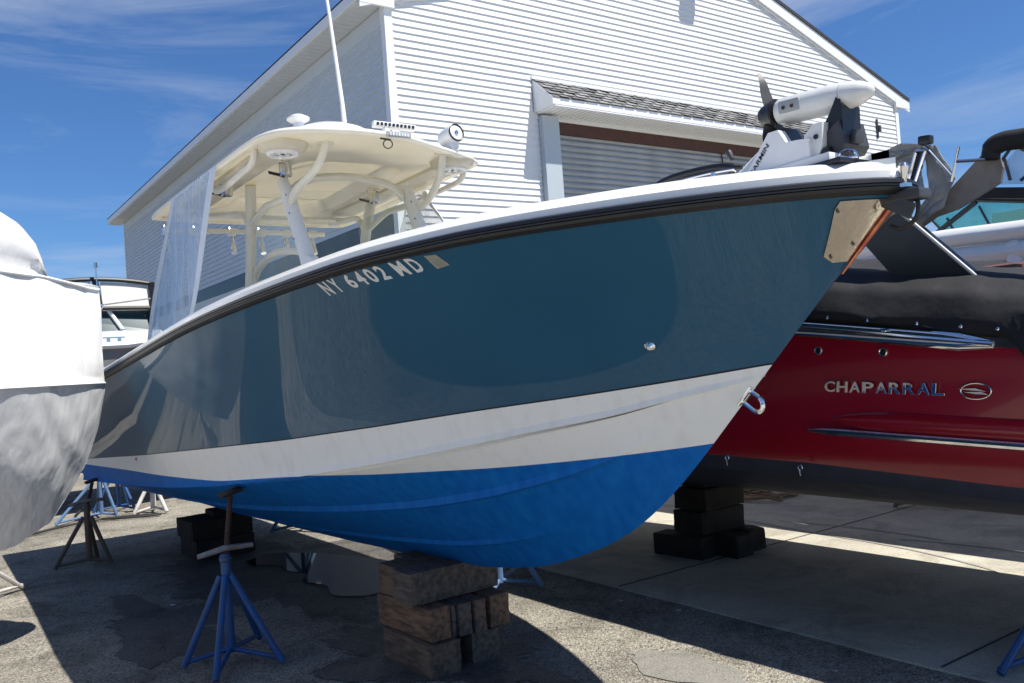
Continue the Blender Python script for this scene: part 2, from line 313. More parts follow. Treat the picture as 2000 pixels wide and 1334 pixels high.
def torus(c, d, R, r, n=20, m=8, sx=1.0):
    xx, yy = frame(d); c = Vector(c); d = Vector(d).normalized(); V = []; F = []
    for i in range(n):
        a = 2*math.pi*i/n; e = xx*math.cos(a)*sx+yy*math.sin(a); q = c+e*R; e2 = (xx*math.cos(a)+yy*math.sin(a)*sx).normalized()
        for k in range(m):
            b = 2*math.pi*k/m; V.append(q+e2*math.cos(b)*r+d*math.sin(b)*r)
    for i in range(n):
        for k in range(m): F.append([i*m+k, i*m+(k+1) % m, ((i+1) % n)*m+(k+1) % m, ((i+1) % n)*m+k])
    return V, F
def grid(fn, nu, nv):
    V = [fn(i/(nu-1), j/(nv-1)) for i in range(nu) for j in range(nv)]
    F = [[i*nv+j, (i+1)*nv+j, (i+1)*nv+j+1, i*nv+j+1] for i in range(nu-1) for j in range(nv-1)]
    return V, F
def thick(VF, off):
    """give a sheet a thickness vector 'off'"""
    V, F = VF; n = len(V); o = Vector(off); W = [Vector(v) for v in V]+[Vector(v)+o for v in V]
    G = [list(f) for f in F]+[[i+n for i in f][::-1] for f in F]
    edges = {}
    for f in F:
        for a, b in zip(f, list(f[1:])+[f[0]]): edges.setdefault((min(a, b), max(a, b)), []).append((a, b))
    for k, e in edges.items():
        if len(e) == 1: a, b = e[0]; G.append([a, a+n, b+n, b][::-1])
    return W, G
def prism(poly, off):
    """extrude polygon (list of 3D points) by vector"""
    n = len(poly); o = Vector(off); V = [Vector(p) for p in poly]+[Vector(p)+o for p in poly]
    return V, [list(range(n))[::-1], [i+n for i in range(n)]]+[[i, (i+1) % n, (i+1) % n+n, i+n] for i in range(n)]
def smoothpath(pts, k=6):
    P = [Vector(p) for p in pts]; out = []
    for i in range(len(P)-1):
        p0 = P[max(i-1, 0)]; p1 = P[i]; p2 = P[i+1]; p3 = P[min(i+2, len(P)-1)]
        for j in range(k):
            t = j/k; out.append(.5*((2*p1)+(p2-p0)*t+(2*p0-5*p1+4*p2-p3)*t*t+(3*p1-p0-3*p2+p3)*t**3))
    out.append(P[-1]); return out
def text_geo(ch, bold=.02, ext=0.0, bev=0.0):
    cu = bpy.data.curves.new('t', 'FONT'); cu.body = ch; cu.size = 1; cu.offset = bold; cu.extrude = ext; cu.resolution_u = 4; cu.bevel_depth = bev
    o = bpy.data.objects.new('t', cu); C.objects.link(o); dg = bpy.context.evaluated_depsgraph_get(); dg.update()
    me = bpy.data.meshes.new_from_object(o.evaluated_get(dg)); V = [v.co.copy() for v in me.vertices]; F = [list(p.vertices) for p in me.polygons]
    bpy.data.objects.remove(o); bpy.data.curves.remove(cu); bpy.data.meshes.remove(me); return V, F
def itp(t, x): return float(np.interp(x, [a for a, _ in t], [b for _, b in t]))
def clipz(poly, lo, hi):
    """clip polygon [(y,z)] to lo<=z<=hi"""
    def half(P, z, keep):
        out = []
        for i in range(len(P)):
            a, b = P[i], P[(i+1) % len(P)]; ia = (a[1]-z)*keep >= -1e-9; ib = (b[1]-z)*keep >= -1e-9
            if ia: out.append(a)
            if ia != ib: t = (z-a[1])/(b[1]-a[1]); out.append((a[0]+(b[0]-a[0])*t, z))
        return out
    P = half(poly, lo, 1)
    return half(P, hi, -1) if P else P

# ---------------------------------------------------------------- ground
obj('asphalt_ground', ([(-120, -120, 0), (120, -120, 0), (120, 120, 0), (-120, 120, 0)], [[0, 1, 2, 3]]), M['asphalt'], kind='structure')
def wob(t, a=.02, f=1.3, s=0): return a*noise.noise(Vector((t*f, s, 0)))*2
edge = [(-9.1+i*.25, 1.58+wob(i*.25)) for i in range(90)]
poly = [(x, y, .012) for x, y in edge]+[(edge[-1][0], 15.9, .012), (-9.1, 15.9, .012)]
obj('concrete_pad', prism([(p[0], p[1], .012) for p in poly], (0, 0, -.02)), M['concrete'], kind='structure')
for k, x in enumerate((-6.2, -3.3, -.86, 1.9)):
    obj('pad_joint', prism([(x-.006, 1.6, .0155), (x+.006, 1.6, .0155), (x+.012, 15.8, .0155), (x, 15.8, .0155)], (0, 0, -.008)), M['joint'], kind='structure')
def blob(cx, cy, rx, ry, seed, rot=0, n=44, z=.005, amp=.35):
    P = []
    for i in range(n):
        a = 2*math.pi*i/n; r = 1+amp*noise.noise(Vector((math.cos(a)*1.7+seed, math.sin(a)*1.7, seed)))*1.6+.10*noise.noise(Vector((math.cos(a)*5+seed, math.sin(a)*5, seed)))+(.22*noise.noise(Vector((math.cos(a)*11+seed, math.sin(a)*11, seed)))+.12*noise.noise(Vector((math.cos(a)*26+seed, math.sin(a)*26, seed))) if n > 60 else 0)
        x = math.cos(a)*rx*r; y = math.sin(a)*ry*r; P.append((cx+x*math.cos(rot)-y*math.sin(rot), cy+x*math.sin(rot)+y*math.cos(rot), z))
    return P, [list(range(n))]
puddle_pts = [(-6.75, -.05), (-6.9, .25), (-6.4, .62), (-5.9, .80), (-5.35, .92), (-4.9, .93), (-4.62, .72), (-4.66, .42), (-4.62, .2), (-4.85, .02), (-5.2, .10), (-5.5, .02), (-5.75, .17), (-6.0, .08), (-6.3, .10), (-6.5, -.06)]
pp = smoothpath([(x, y, .0095) for x, y in puddle_pts+puddle_pts[:1]], 5)[:-1]
obj('puddle', (pp, [list(range(len(pp)))]), M['puddle'], kind='structure')
yd = [(-7.5+i*.5, -2.32-.06*noise.noise(Vector((i*.8, 3, 0)))-.0*i) for i in range(16)]
obj('bounce_ground', ([(x, y, .004) for x, y in yd]+[(1.2, -2.3, .004), (2.4, .5, .004), (2.4, 1.4, .004), (30, 1.4, .004), (30, -40, .004), (-7.5, -40, .004)], [list(range(22))]), M['bounce_ground'], kind='structure')  # pale sheet added outside the view to brighten the hull side by bounce
obj('damp_shade_patch', blob(-6.1, .25, 1.9, .95, 2.2, rot=.12, n=400, z=.002, amp=.45), M['damp_shade'], kind='structure')  # blobs are part damp round the puddle, part painted shade
obj('damp_shade_patch', blob(-5.0, -1.15, 1.0, .34, 6.2, rot=.1, n=300, z=.0045, amp=.5), M['damp_shade'], kind='structure')
obj('damp_shade_patch', blob(-2.9, -.1, .75, .42, 9.2, rot=.3, n=300, z=.007, amp=.5), M['damp_shade'], kind='structure')
obj('asphalt_repair', blob(-1.8, .72, .42, .17, 5.1, rot=-.05, z=.005), M['asphalt_patch'], kind='structure')
for k, P in enumerate([[(-4.3, 4.05), (-3.3, 3.92), (-2.4, 3.82), (-1.7, 3.62), (-1.5, 3.5)], [(-2.6, 4.1), (-1.9, 4.2), (-1.3, 4.15), (-.6, 4.2)], [(-3.9, 4.2), (-3.0, 4.3), (-2.3, 4.25)]]):
    Q = smoothpath([(x, y, .0165) for x, y in P], 6)
    V = []; F = []
    for i, q in enumerate(Q):
        w = .014+.008*noise.noise(Vector((i*.7, k, 0))); V += [q+Vector((0, -w, 0)), q+Vector((0, w, 0))]
        if i: F.append([2*i-2, 2*i, 2*i+1, 2*i-1])
    obj('tyre_scuff', (V, F), M['scuff'], kind='structure')
# loose gravel and grit on the asphalt
V = []; F = []
for i in range(15000):
    t = random.random(); x = -10.5+12*random.random(); y = -2.6+4.15*random.random()
    if i % 3 == 0: x = -4.5+5*random.random(); y = -1.9+3.45*random.random()
    r = .0035+.008*random.random()**3; k = len(V); a0 = random.random()*6.28
    V.append((x, y, r*.9))
    for j in range(4): V.append((x+r*math.cos(a0+j*1.57)*random.uniform(.7, 1.2), y+r*math.sin(a0+j*1.57)*random.uniform(.7, 1.2), -.001))
    F += [[k, k+1+j, k+1+(j+1) % 4] for j in range(4)]
obj('gravel', (V, F), M['stone'], kind='stuff', label='loose grit and small stones scattered over the asphalt', cat='gravel')

# ---------------------------------------------------------------- storage building
BX, BY0, BY1, EAVE, PITCHR = -9.208, 3.146, 15.96, 7.06, .33
YM = (BY0+BY1)/2; APEX = EAVE+PITCHR*(YM-BY0)
bld = empty('storage_building', (BX, BY0, 0), 'tall boat storage building with white vinyl siding, gabled front and roll-up door', 'building')
def roofz(y): return EAVE+PITCHR*min(y-BY0, BY1-y)
CO = .1016
DY0, DY1, DZ = BY0+2.95, BY0+9.6, 5.55      # door opening
CY0, CY1 = BY0+2.52, BY0+10.1              # canopy ends
def board(P, x, top, lo, hi, out=.021):
    # wedge shaped lap: thick at the foot
    n = len(P); V = [(x+out-(out-.002)*((z-lo)/(hi-lo)), y, z) for y, z in P]+[(x-.01, y, z) for y, z in P]
    return V, [list(range(n)), [i+n for i in range(n)][::-1]]+[[i, i+n, (i+1) % n+n, (i+1) % n] for i in range(n)]
nb = int(APEX/CO)+1
for k in range(nb):
    lo = k*CO+.05; hi = lo+CO
    if hi < 1.0: continue
    full = [(BY0+.10, lo), (BY1-.10, lo), (BY1-.10, hi), (BY0+.10, hi)]
    yl = BY0+.10; yr = BY1-.10
    if hi > EAVE-.02:
        d = max(0, (lo-EAVE+.04)/PITCHR); d2 = max(0, (hi-EAVE+.04)/PITCHR)
        full = [(max(yl, BY0+d), lo), (min(yr, BY1-d), lo), (min(yr, BY1-d2), hi), (max(yl, BY0+d2), hi)]
        if full[1][0] < full[0][0] or full[2][0] < full[3][0]: continue
    if lo < DZ+.05:
        segs = [(full[0][0], DY0-.36), (DY1+.36, full[1][0])]
    elif lo < 6.14:
        segs = [(full[0][0], CY0-.02), (CY1+.02, full[1][0])]
    else: segs = None
    # the boards above the door run in long lengths, the ones beside it are cut short
    if segs is None:
        a, b_ = full[0][0], full[1][0]; cuts = [a]; y_ = BY0+random.uniform(1.5, 4.0)
        while y_ < b_-.8:
            if y_ > a+.8: cuts.append(y_)
            y_ += random.uniform(3.2, 4.0)
        cuts.append(b_)
        for q in range(len(cuts)-1):
            ya_, yb_ = cuts[q], cuts[q+1]; tl = max(full[3][0], ya_) if q == 0 else ya_; tr = min(full[2][0], yb_) if q == len(cuts)-2 else yb_
            if tr <= tl: tl = tr = (ya_+yb_)/2
            obj('siding_board', board([(ya_, lo), (yb_-(.004 if q < len(cuts)-2 else 0), lo), (tr-(.004 if q < len(cuts)-2 else 0), hi), (tl, hi)], BX, None, lo, hi, .021+random.uniform(-.0015, .0015)), M['siding'], bld)
    else:
        a, b_ = segs[0]; obj('siding_board', board([(a, lo), (b_, lo), (b_, hi), (a, hi)], BX, None, lo, hi), M['siding'], bld)
        a, b_ = segs[1]; obj('siding_board', board([(a, lo), (b_, lo), (b_, hi), (a, hi)], BX, None, lo, hi), M['siding'], bld)
# sheathing behind the boards (walls with depth) and the side wall
wallpts = [(BY0+.02, 0), (DY0-.05, 0), (DY0-.05, DZ), (DY1+.05, DZ), (DY1+.05, 0), (BY1-.02, 0), (BY1-.02, EAVE-.05), (YM, APEX-.06), (BY0+.02, EAVE-.05)]
obj('wall', prism([(BX-.012, y, z) for y, z in wallpts], (-.18, 0, 0)), M['siding'], bld)
BL = 17.9
obj('wall', box(BX-BL, BX-.19, BY0+.014, BY0+.2, 0, EAVE-.05), M['dark_grey'], bld)
obj('wall', box(BX-BL, BX-.19, BY1-.2, BY1-.014, 0, EAVE-.05), M['siding_shaded'], bld)
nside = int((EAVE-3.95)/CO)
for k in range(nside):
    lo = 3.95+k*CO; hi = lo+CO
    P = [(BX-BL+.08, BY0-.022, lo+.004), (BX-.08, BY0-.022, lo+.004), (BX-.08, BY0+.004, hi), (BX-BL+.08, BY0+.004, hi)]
    obj('siding_board', ([Vector(p) for p in P]+[Vector((P[3][0], BY0+.012, hi)), Vector((P[2][0], BY0+.012, hi)), Vector((P[0][0], BY0+.012, lo)), Vector((P[1][0], BY0+.012, lo))], [[0, 1, 2, 3], [0, 1, 7, 6], [0, 3, 4, 6], [1, 2, 5, 7]]), M['siding_shaded'], bld)
obj('corner_trim', join(box(BX-.10, BX+.028, BY0-.028, BY0+.095, 0, EAVE)), M['trim'], bld)
obj('corner_trim', join(box(BX-.10, BX+.028, BY1-.095, BY1+.028, 0, EAVE)), M['trim'], bld)
obj('corner_trim', join(box(BX-BL-.02, BX-BL+.08, BY0-.028, BY0+.095, 0, EAVE)), M['trim'], bld)
# lower part of the side wall: black strip painted as a recess shadow, pale block base
obj('recess_shadow_band', box(BX-BL+.1, BX-.12, BY0-.03, BY0+.012, 3.66, 3.94), M['black'], bld)
obj('block_base_wall', box(BX-BL+.1, BX-.12, BY0-.09, BY0+.010, 0, 3.655), M['soffit'], bld)
# roof slabs with overhang
OV = .42
def slab(y0, z0, y1, z1, t, x0, x1, m, name):
    P = [(x1, y0, z0), (x1, y1, z1), (x1, y1, z1+t), (x1, y0, z0+t)]
    return obj(name, prism(P, (x0-x1, 0, 0)), m, bld)
zl = EAVE-PITCHR*OV
slab(BY0-OV, zl+.10, YM, APEX+.10, .07, BX-BL-.3, BX+.095, M['roof'], 'roof')
slab(BY1+OV, zl+.10, YM, APEX+.10, .07, BX-BL-.3, BX+.095, M['roof'], 'roof')
obj('fascia', box(BX-BL-.28, BX+.078, BY0-OV-.005, BY0-OV+.03, EAVE-.14, zl+.135), M['trim'], bld)
obj('fascia', box(BX-BL-.28, BX+.078, BY1+OV-.03, BY1+OV+.005, EAVE-.14, zl+.135), M['trim'], bld)
# rake boards on the gable with a stepped soffit
for s_ in (1, -1):
    ya, yb = (BY0-OV, YM) if s_ == 1 else (BY1+OV, YM)
    P = [(BX+.05, ya, zl-.14), (BX+.05, yb, APEX-.14), (BX+.05, yb, APEX+.095), (BX+.05, ya, zl+.095)]
    obj('rake_board', prism(P, (.025, 0, 0)), M['trim'], bld)
    P = [(BX+.018, ya+s_*.5, EAVE-.17+.02), (BX+.018, yb, APEX-.19), (BX+.018, yb, APEX-.10), (BX+.018, ya+s_*.5, EAVE-.06)]
    obj('rake_trim', prism(P, (.02, 0, 0)), M['trim'], bld)
    y0, y1 = sorted((ya, ya+s_*(OV+.12)))
    obj('eave_return', box(BX+.0305, BX+.08, y0, y1, EAVE-.21, EAVE-.02), M['trim'], bld)
# boxed soffit under the long eave, its ribs as strips
obj('soffit', box(BX-BL-.28, BX+.02, BY0-OV+.031, BY0-.03, EAVE-.16, EAVE-.14), M['soffit'], bld)
rib = mesh_of('soffit_rib', *box(-.008, .008, 0, OV-.07, -.006, 0), M['siding_shaded'])
for k in range(110):
    o = bpy.data.objects.new('soffit_rib', rib); C.objects.link(o); o.parent = bld; o.location = Vector((BX-.1-k*.155, BY0-OV+.035, EAVE-.1605))-wloc(bld)
obj('frieze_board', box(BX-BL+.1, BX-.105, BY0-.020, BY0+.002, EAVE-.40, EAVE-.165), M['siding_shaded'], bld)
# roll-up door
door = obj('roll_up_door', box(BX-.16, BX-.14, DY0, DY1, 0, DZ-.02), M['door'], bld)
def slat_profile():
    n = 7; V = []; F = []; H = .098
    for i in range(n):
        a = math.pi*i/(n-1); V += [(.028*math.sin(a), 0, H*i/(n-1)), (.028*math.sin(a), DY1-DY0-.06, H*i/(n-1))]
    for i in range(n-1): F.append([2*i, 2*i+1, 2*i+3, 2*i+2])
    F.append([2*i for i in range(n)]); F.append([2*i+1 for i in range(n)][::-1]); F.append([0, 2*n-2, 2*n-1, 1])
    return V, F
slat_me = mesh_of('door_slat', *slat_profile(), M['door'], smooth=True, sharp=60)
for k in range(54):
    o = bpy.data.objects.new('door_slat', slat_me); C.objects.link(o); o.parent = door; o.location = Vector((BX-.1385, DY0+.03, .02+k*.1))-wloc(door)
obj('door_header', box(BX-.12, BX-.04, DY0, DY1, 5.36, DZ), M['brown_steel'], bld)
obj('door_cable', tube([(BX-.095, DY0+4.0, 5.4), (BX-.09, DY0+4.01, 5.2), (BX-.09, DY0+4.06, 5.1)], .012, 6), M['black'], bld)
obj('door_jamb', box(BX+.0165, BX+.13, DY0-.36, DY0-.04, 0, DZ+.02), M['jamb'], bld)
obj('door_jamb', box(BX-.13, BX+.012, DY0-.04, DY0, 0, DZ), M['trim'], bld)
obj('door_jamb', box(BX+.0165, BX+.13, DY1+.04, DY1+.36, 0, DZ+.02), M['jamb'], bld)
# shingled canopy over the door
CZT, CZB, CN = 6.17, 5.74, .50
can = obj('door_canopy', prism([(BX+.004, CY0, CZB-.10), (BX+.004, CY0, CZT), (BX+CN, CY0, CZB), (BX+CN, CY0, CZB-.10)], (0, CY1-CY0, 0)), M['trim'], bld)
obj('canopy_soffit', box(BX+.02, BX+CN-.004, CY0+.05, CY1-.05, CZB-.125, CZB-.102), M['trim'], can)
ribc = mesh_of('canopy_rib', *box(0, CN-.06, -.006, .006, -.006, 0), M['soffit'])
for k in range(int((CY1-CY0)/.1)):
    o = bpy.data.objects.new('canopy_rib', ribc); C.objects.link(o); o.parent = can; o.location = Vector((BX+.04, CY0+.1+k*.1, CZB-.126))-wloc(can)
sl = math.atan2(CZT-CZB, CN-.004); sd_ = Vector((math.cos(sl), 0, -math.sin(sl))); nn = Vector((math.sin(sl), 0, math.cos(sl)))
slen = math.hypot(CZT-CZB, CN); rows = 6; rl = slen/rows; tabw = .27
shm = []
for v in range(4):
    w = [.25, .21, .26, .18][v]
    V = [sd_*0-Vector((0, w/2, 0))+nn*.002, sd_*(rl*1.06)-Vector((0, w/2, 0))+nn*(.016+.004*v), sd_*(rl*1.06)+Vector((0, w/2, 0))+nn*(.016+.004*v), Vector((0, w/2, 0))+nn*.002]
    V += [p-nn*.008 for p in V]
    shm.append(mesh_of('shingle', V, [[0, 1, 2, 3], [7, 6, 5, 4], [0, 4, 5, 1], [1, 5, 6, 2], [2, 6, 7, 3], [3, 7, 4, 0]], M['shingle%d' % v]))
for rr in range(rows):
    y = CY0+.13-(.13 if rr % 2 else 0)
    y = max(y, CY0+.12)+(.13 if rr % 2 else 0); last = rr == rows-1
    while y < CY1-.1:
        v = random.choice([0, 1, 2, 3, 1, 0]); o = bpy.data.objects.new('shingle', shm[v]); C.objects.link(o); o.parent = can
        o.location = Vector((BX+.006, y, CZT+.004))+sd_*(rr*rl)+nn*.004-wloc(can); y += tabw
    obj('shingle_underlay', prism([(Vector((BX+.006, CY0+.01, CZT+.001))+sd_*(rr*rl)), Vector((BX+.006, CY0+.01, CZT+.001))+sd_*((rr+1)*rl), Vector((BX+.006, CY0+.01, CZT+.001))+sd_*((rr+1)*rl)+nn*.008, Vector((BX+.006, CY0+.01, CZT+.001))+sd_*(rr*rl)+nn*.003], (0, CY1-CY0-.02, 0)), M['shingle2'], can)
obj('canopy_flashing', box(BX+.017, BX+.045, CY0-.02, CY1+.02, CZT-.01, CZT+.045), M['trim'], can)
obj('wall_bracket', join(box(BX+.018, BX+.05, BY0+11.93, BY0+11.97, 6.08, 6.5), box(BX+.018, BX+.08, BY0+11.96, BY0+12.03, 6.22, 6.36)), M['dark_grey'], bld)
lamp = obj('gable_lamp', join(box(BX+.02, BX+.45, YM-.19, YM+.19, 8.72, 8.80, .02), box(BX+.30, BX+.45, YM-.19, YM+.19, 8.60, 8.72, .03), box(BX+.02, BX+.12, YM-.1, YM+.1, 8.5, 8.72)), M['dark_grey'], bld)
obj('lamp_lens', box(BX+.31, BX+.44, YM-.15, YM+.15, 8.59, 8.60), M['lens'], lamp)

# ---------------------------------------------------------------- the blue centre console boat
boat = empty('center_console_boat', (-4.0, 0, .45), 'dark blue centre console boat with white stripe, bright blue bottom and cream hardtop', 'boat')
KZ = [(-8.8, .45), (-5.9, .45), (-4.3, .49), (-3.24, .53), (-2.55, .57), (-2.2, .62), (-1.95, .67), (-1.65, .77), (-1.42, .86), (-1.24, .96), (-1.12, 1.05), (-.98, 1.16), (-.81, 1.32), (-.68, 1.45), (-.53, 1.59)]
CZ = [(-8.8, .80), (-6.5, .91), (-5, 1.0), (-4.2, 1.06), (-3.87, 1.09), (-3.18, 1.16), (-2.48, 1.25), (-1.96, 1.33), (-1.49, 1.41), (-1.1, 1.47), (-.9, 1.52), (-.53, 1.59)]
HZ = [(-8.8, 1.74), (-6.06, 1.81), (-4.5, 1.93), (-3.5, 2.01), (-2.56, 2.08), (-1.7, 2.145), (-1.1, 2.165), (.06, 2.16)]
SZ = [(-8.8, 1.02), (-5.57, 1.21), (-3.92, 1.32), (-3.18, 1.37), (-2.39, 1.44), (-1.8, 1.50), (-1.25, 1.55), (-.87, 1.59), (-.49, 1.637)]
WZ = [(-8.8, .97), (-6.34, 1.04), (-4.92, 1.07), (-4.1, 1.085), (-3.19, 1.155), (-2.58, 1.175), (-1.81, 1.22), (-1.41, 1.255), (-1.0, 1.30), (-.81, 1.325), (-.5, 1.37)]
def sm(t):
    # smooth the measured tables
    xs = np.linspace(t[0][0], t[-1][0], 400); ys = np.interp(xs, [a for a, _ in t], [b for _, b in t])
    k = np.hanning(27); k /= k.sum(); pad = np.concatenate([2*ys[0]-ys[13:0:-1], ys, 2*ys[-1]-ys[-2:-15:-1]]); return list(zip(xs, np.convolve(pad, k, 'valid')))
KZ, CZ, HZ, SZ, WZ = map(sm, (KZ, CZ, HZ, SZ, WZ))
def sb(s, Bm=1.33, Ln=4.25):
    a = max(0, .06-s)/Ln; return Bm*(1-(1-a)**2.4)**.65 if a < 1 else Bm
def cb(s, Bm=1.10, Ln=5.0, off=.53):
    a = max(0, -s-off)/Ln; return Bm*(1-(1-a)**2.0) if a < 1 else Bm
def us(u, end): return -8.8+(end+8.8)*(1-(1-u)**1.6)
def topside(u, v):
    s0 = us(u, -.53); s1 = us(u, .06); c = (s0, cb(s0), itp(CZ, s0)); d = (s1, sb(s1), itp(HZ, s1))
    e = 1.1+.65*min(1, max(0, (s0+5.5)/3)); g = v**e
    return Vector((c[0]+(d[0]-c[0])*v, -(c[1]+(d[1]-c[1])*g), c[2]+(d[2]-c[2])*v))
def bottom(u, v):
    s0 = us(u, -.53); k = Vector((s0, 0, itp(KZ, s0))); c = Vector((s0, -cb(s0), itp(CZ, s0))); return k.lerp(c, v)
def hull_mesh():
    V = []; F = []; NU = 130
    fades = lambda u, e: max(0.0, min(1.0, (e-u)/.12))
    rows_b = []
    def brow(v, dz=0, dy=0, e=9.0):
        rows_b.append((v, dz, dy, e))
    for v in (0, .08, .16, .215): brow(v)
    brow(.235, -.004, -.022, .72); brow(.27, 0, -.003, .72)
    for v in (.34, .44, .53, .585): brow(v)
    brow(.61, -.008, -.032, .84); brow(.655, 0, -.004, .84)
    for v in (.72, .82, .91, .955): brow(v)
    NT = 22
    tv = [0, .025]+[.05+.95*(i/(NT-1)) for i in range(NT)]
    for side in (1, -1):
        base = len(V)
        for i in range(NU):
            u = i/(NU-1)
            for v, dz, dy, e in rows_b:
                p = bottom(u, v); f = fades(u, e)
                V.append(Vector((p.x, (p.y+dy*f)*side, p.z+dz*f)))
            c = topside(u, 0); f = fades(u, 1.02)
            V.append(Vector((c.x, (c.y+.035*f)*side, c.z-.012*f)))      # inner edge of chine flat
            for j, v in enumerate(tv):
                p = topside(u, v)
                if j == 0: p = p+Vector((0, -.012*f, -.012*f))
                V.append(Vector((p.x, p.y*side, p.z)))
        nr = len(rows_b)+1+len(tv)
        for i in range(NU-1):
            for j in range(nr-1):
                a = base+i*nr+j; q = [a, a+nr, a+nr+1, a+1]; F.append(q if side == 1 else q[::-1])
        # transom
        F.append([base+j for j in range(nr)][::side])
    return V, F
V, F = hull_mesh()
hull = obj('hull', (V, F), M['hull'], boat, smooth=True, sharp=24)
off = wloc(boat)
a1 = hull.data.attributes.new('stripe', 'FLOAT', 'POINT'); a2 = hull.data.attributes.new('water', 'FLOAT', 'POINT')
a1.data.foreach_set('value', [v.co.z+off.z-itp(SZ, v.co.x+off.x) for v in hull.data.vertices])
a2.data.foreach_set('value', [v.co.z+off.z-itp(WZ, v.co.x+off.x) for v in hull.data.vertices])
def sheer_pt(s, side=-1): return Vector((s, sb(s)*side, itp(HZ, s)))
S_LIST = [-8.8+8.84*(1-(1-i/110)**1.7) for i in range(111)]
def around(fn_prof, closed=True, slist=S_LIST, tip=True):
    """sweep a profile (out, up) round the sheer, both sides"""
    pts = [(s, -1) for s in slist]+[(s, 1) for s in slist[::-1]]
    if tip: pts = [(s, -1) for s in slist]+[(.06, 0)]+[(s, 1) for s in slist[::-1]]
    P = [Vector((s, sb(s)*sd if sd else 0, itp(HZ, s))) for s, sd in pts]; V = []; F = []; n = None
    for i, p in enumerate(P):
        d = (P[min(i+1, len(P)-1)]-P[max(i-1, 0)]); d.z = 0; d.normalize(); o = Vector((d.y, -d.x, 0))
        if pts[i][1] == 0: o = Vector((1, 0, 0))
        prof = fn_prof(pts[i][0]); n = len(prof)
        for a, b in prof:
            V.append(p+o*a+Vector((0, 0, b)))
    for i in range(len(P)-1):
        for j in range(n if closed else n-1):
            F.append([i*n+j, i*n+(j+1) % n, (i+1)*n+(j+1) % n, (i+1)*n+j])
    if closed: F.append(list(range(n))[::-1]); F.append([(len(P)-1)*n+j for j in range(n)])
    return V, F
rub = [s for s in S_LIST if s < -.045]
obj('rub_rail', around(lambda s: [(-.01, -.004), (.022, -.006), (.036, .004), (.040, .014), (.026, .019), (.026, .023), (.040, .028), (.038, .040), (.024, .047), (-.01, .047)], True, S_LIST), M['black_rubber'], boat, smooth=True, sharp=30)
obj('rub_insert', around(lambda s: [(.030, .018), (.034, .020), (.034, .0245), (.030, .0265)], True, S_LIST), M['dark_grey'], boat, smooth=True)
def deck_prof(s):
    w = min(.20, sb(s)*.96)
    return [(.012, .049), (.013, .072), (.007, .078), (-.036, .108), (-.055, .115), (-w, .118), (-w, .098), (-.02, .049)]
obj('gunwale', around(deck_prof, True), M['gelcoat_white'], boat, smooth=True, sharp=22)
# fore deck, cockpit liner and sole
V = []; F = []; fs = [s for s in S_LIST if s > -2.4]
for s in fs:
    b_ = max(.0, sb(s)-.19); z = itp(HZ, s)
    for k in range(9): y = -b_+2*b_*k/8; V.append((s, y, z+.117+.03*(1-(2*k/8-1)**2)))
for i in range(len(fs)-1):
    for k in range(8): a = i*9+k; F.append([a, a+9, a+10, a+1])
obj('foredeck', thick((V, F), (0, 0, -.02)), M['gelcoat_white'], boat, smooth=True)
V = []; F = []; ls = [s for s in S_LIST if s < -2.3]
for sd_i in (-1, 1):
    b0 = len(V)
    for s in ls: b_ = sb(s)-.19; z = itp(HZ, s)+.10; V += [(s, b_*sd_i, z), (s, min(b_, sb(s)-.36)*sd_i, 1.74)]
    for i in range(len(ls)-1): a = b0+2*i; F.append([a, a+1, a+3, a+2])
obj('cockpit_liner', thick((V, F), (0, 0, .004)), M['cream'], boat)
V = []; F = []
for i, s in enumerate([q for q in ls if q < -3.2]):
    b_ = cb(s)-.12; V += [(s, -b_, 1.45), (s, b_, 1.45)]
    if i: F.append([2*i-2, 2*i-1, 2*i+1, 2*i])
obj('cockpit_sole', thick((V, F), (0, 0, -.02)), M['gelcoat_white'], boat)
obj('transom_cap', box(-8.8, -8.45, -1.15, 1.15, 1.70, 1.86, .03), M['gelcoat_white'], boat)
# coaming bolsters inside the gunwales
for sd_i in (-1, 1):
    P = [Vector((s, (sb(s)-.21)*sd_i, itp(HZ, s)-.02)) for s in ls if s < -3.0]
    obj('coaming_bolster', tube(P, .05, 8, flat=.6, up=(0, 0, 1)), M['black'], boat, smooth=True)
# stem plate wrapped round the bow under the rail
def plate():
    side = []
    # corners on the hull side in (u, v)
    for j in range(9):
        v = .665+(.975-.665)*j/8
        u0 = .9605-.0165*((j/8)**.8)+(.012 if j == 0 else 0)+(.003 if j == 8 else 0)
        row = [topside(u0+(1.0-u0)*k/8, v) for k in range(9)]
        side.append(row)
    V = []; F = []
    for sd_i in (1, -1):
        b0 = len(V)
        for row in side:
            for k, p in enumerate(row):
                nrm = Vector((.35, -1, -.45)).normalized()*.006
                V.append(Vector((p.x+nrm.x, (p.y+nrm.y)*sd_i, p.z+nrm.z)))
        for j in range(8):
            for k in range(8): a = b0+j*9+k; F.append([a, a+1, a+10, a+9])
    return V, F
obj('stem_plate', plate(), M['steel_plate'], boat, smooth=True)
obj('stem_strip', tube([topside(1, v)+Vector((.010, 0, -.004)) for v in (.60, .66, .74, .82, .90, .96)], [.003, .005, .006, .007, .007, .007], 8), M['coral'], boat, smooth=True)
for u_, v_ in ((.949, .93), (.966, .70), (.985, .76)):
    p = topside(u_, v_)+Vector((.004, -.010, -.004)); obj('plate_bolt', lathe([(0, .006), (.002, .006), (.003, .004)], p, (.3, -1, -.4), 10), M['grey_steel'], boat)
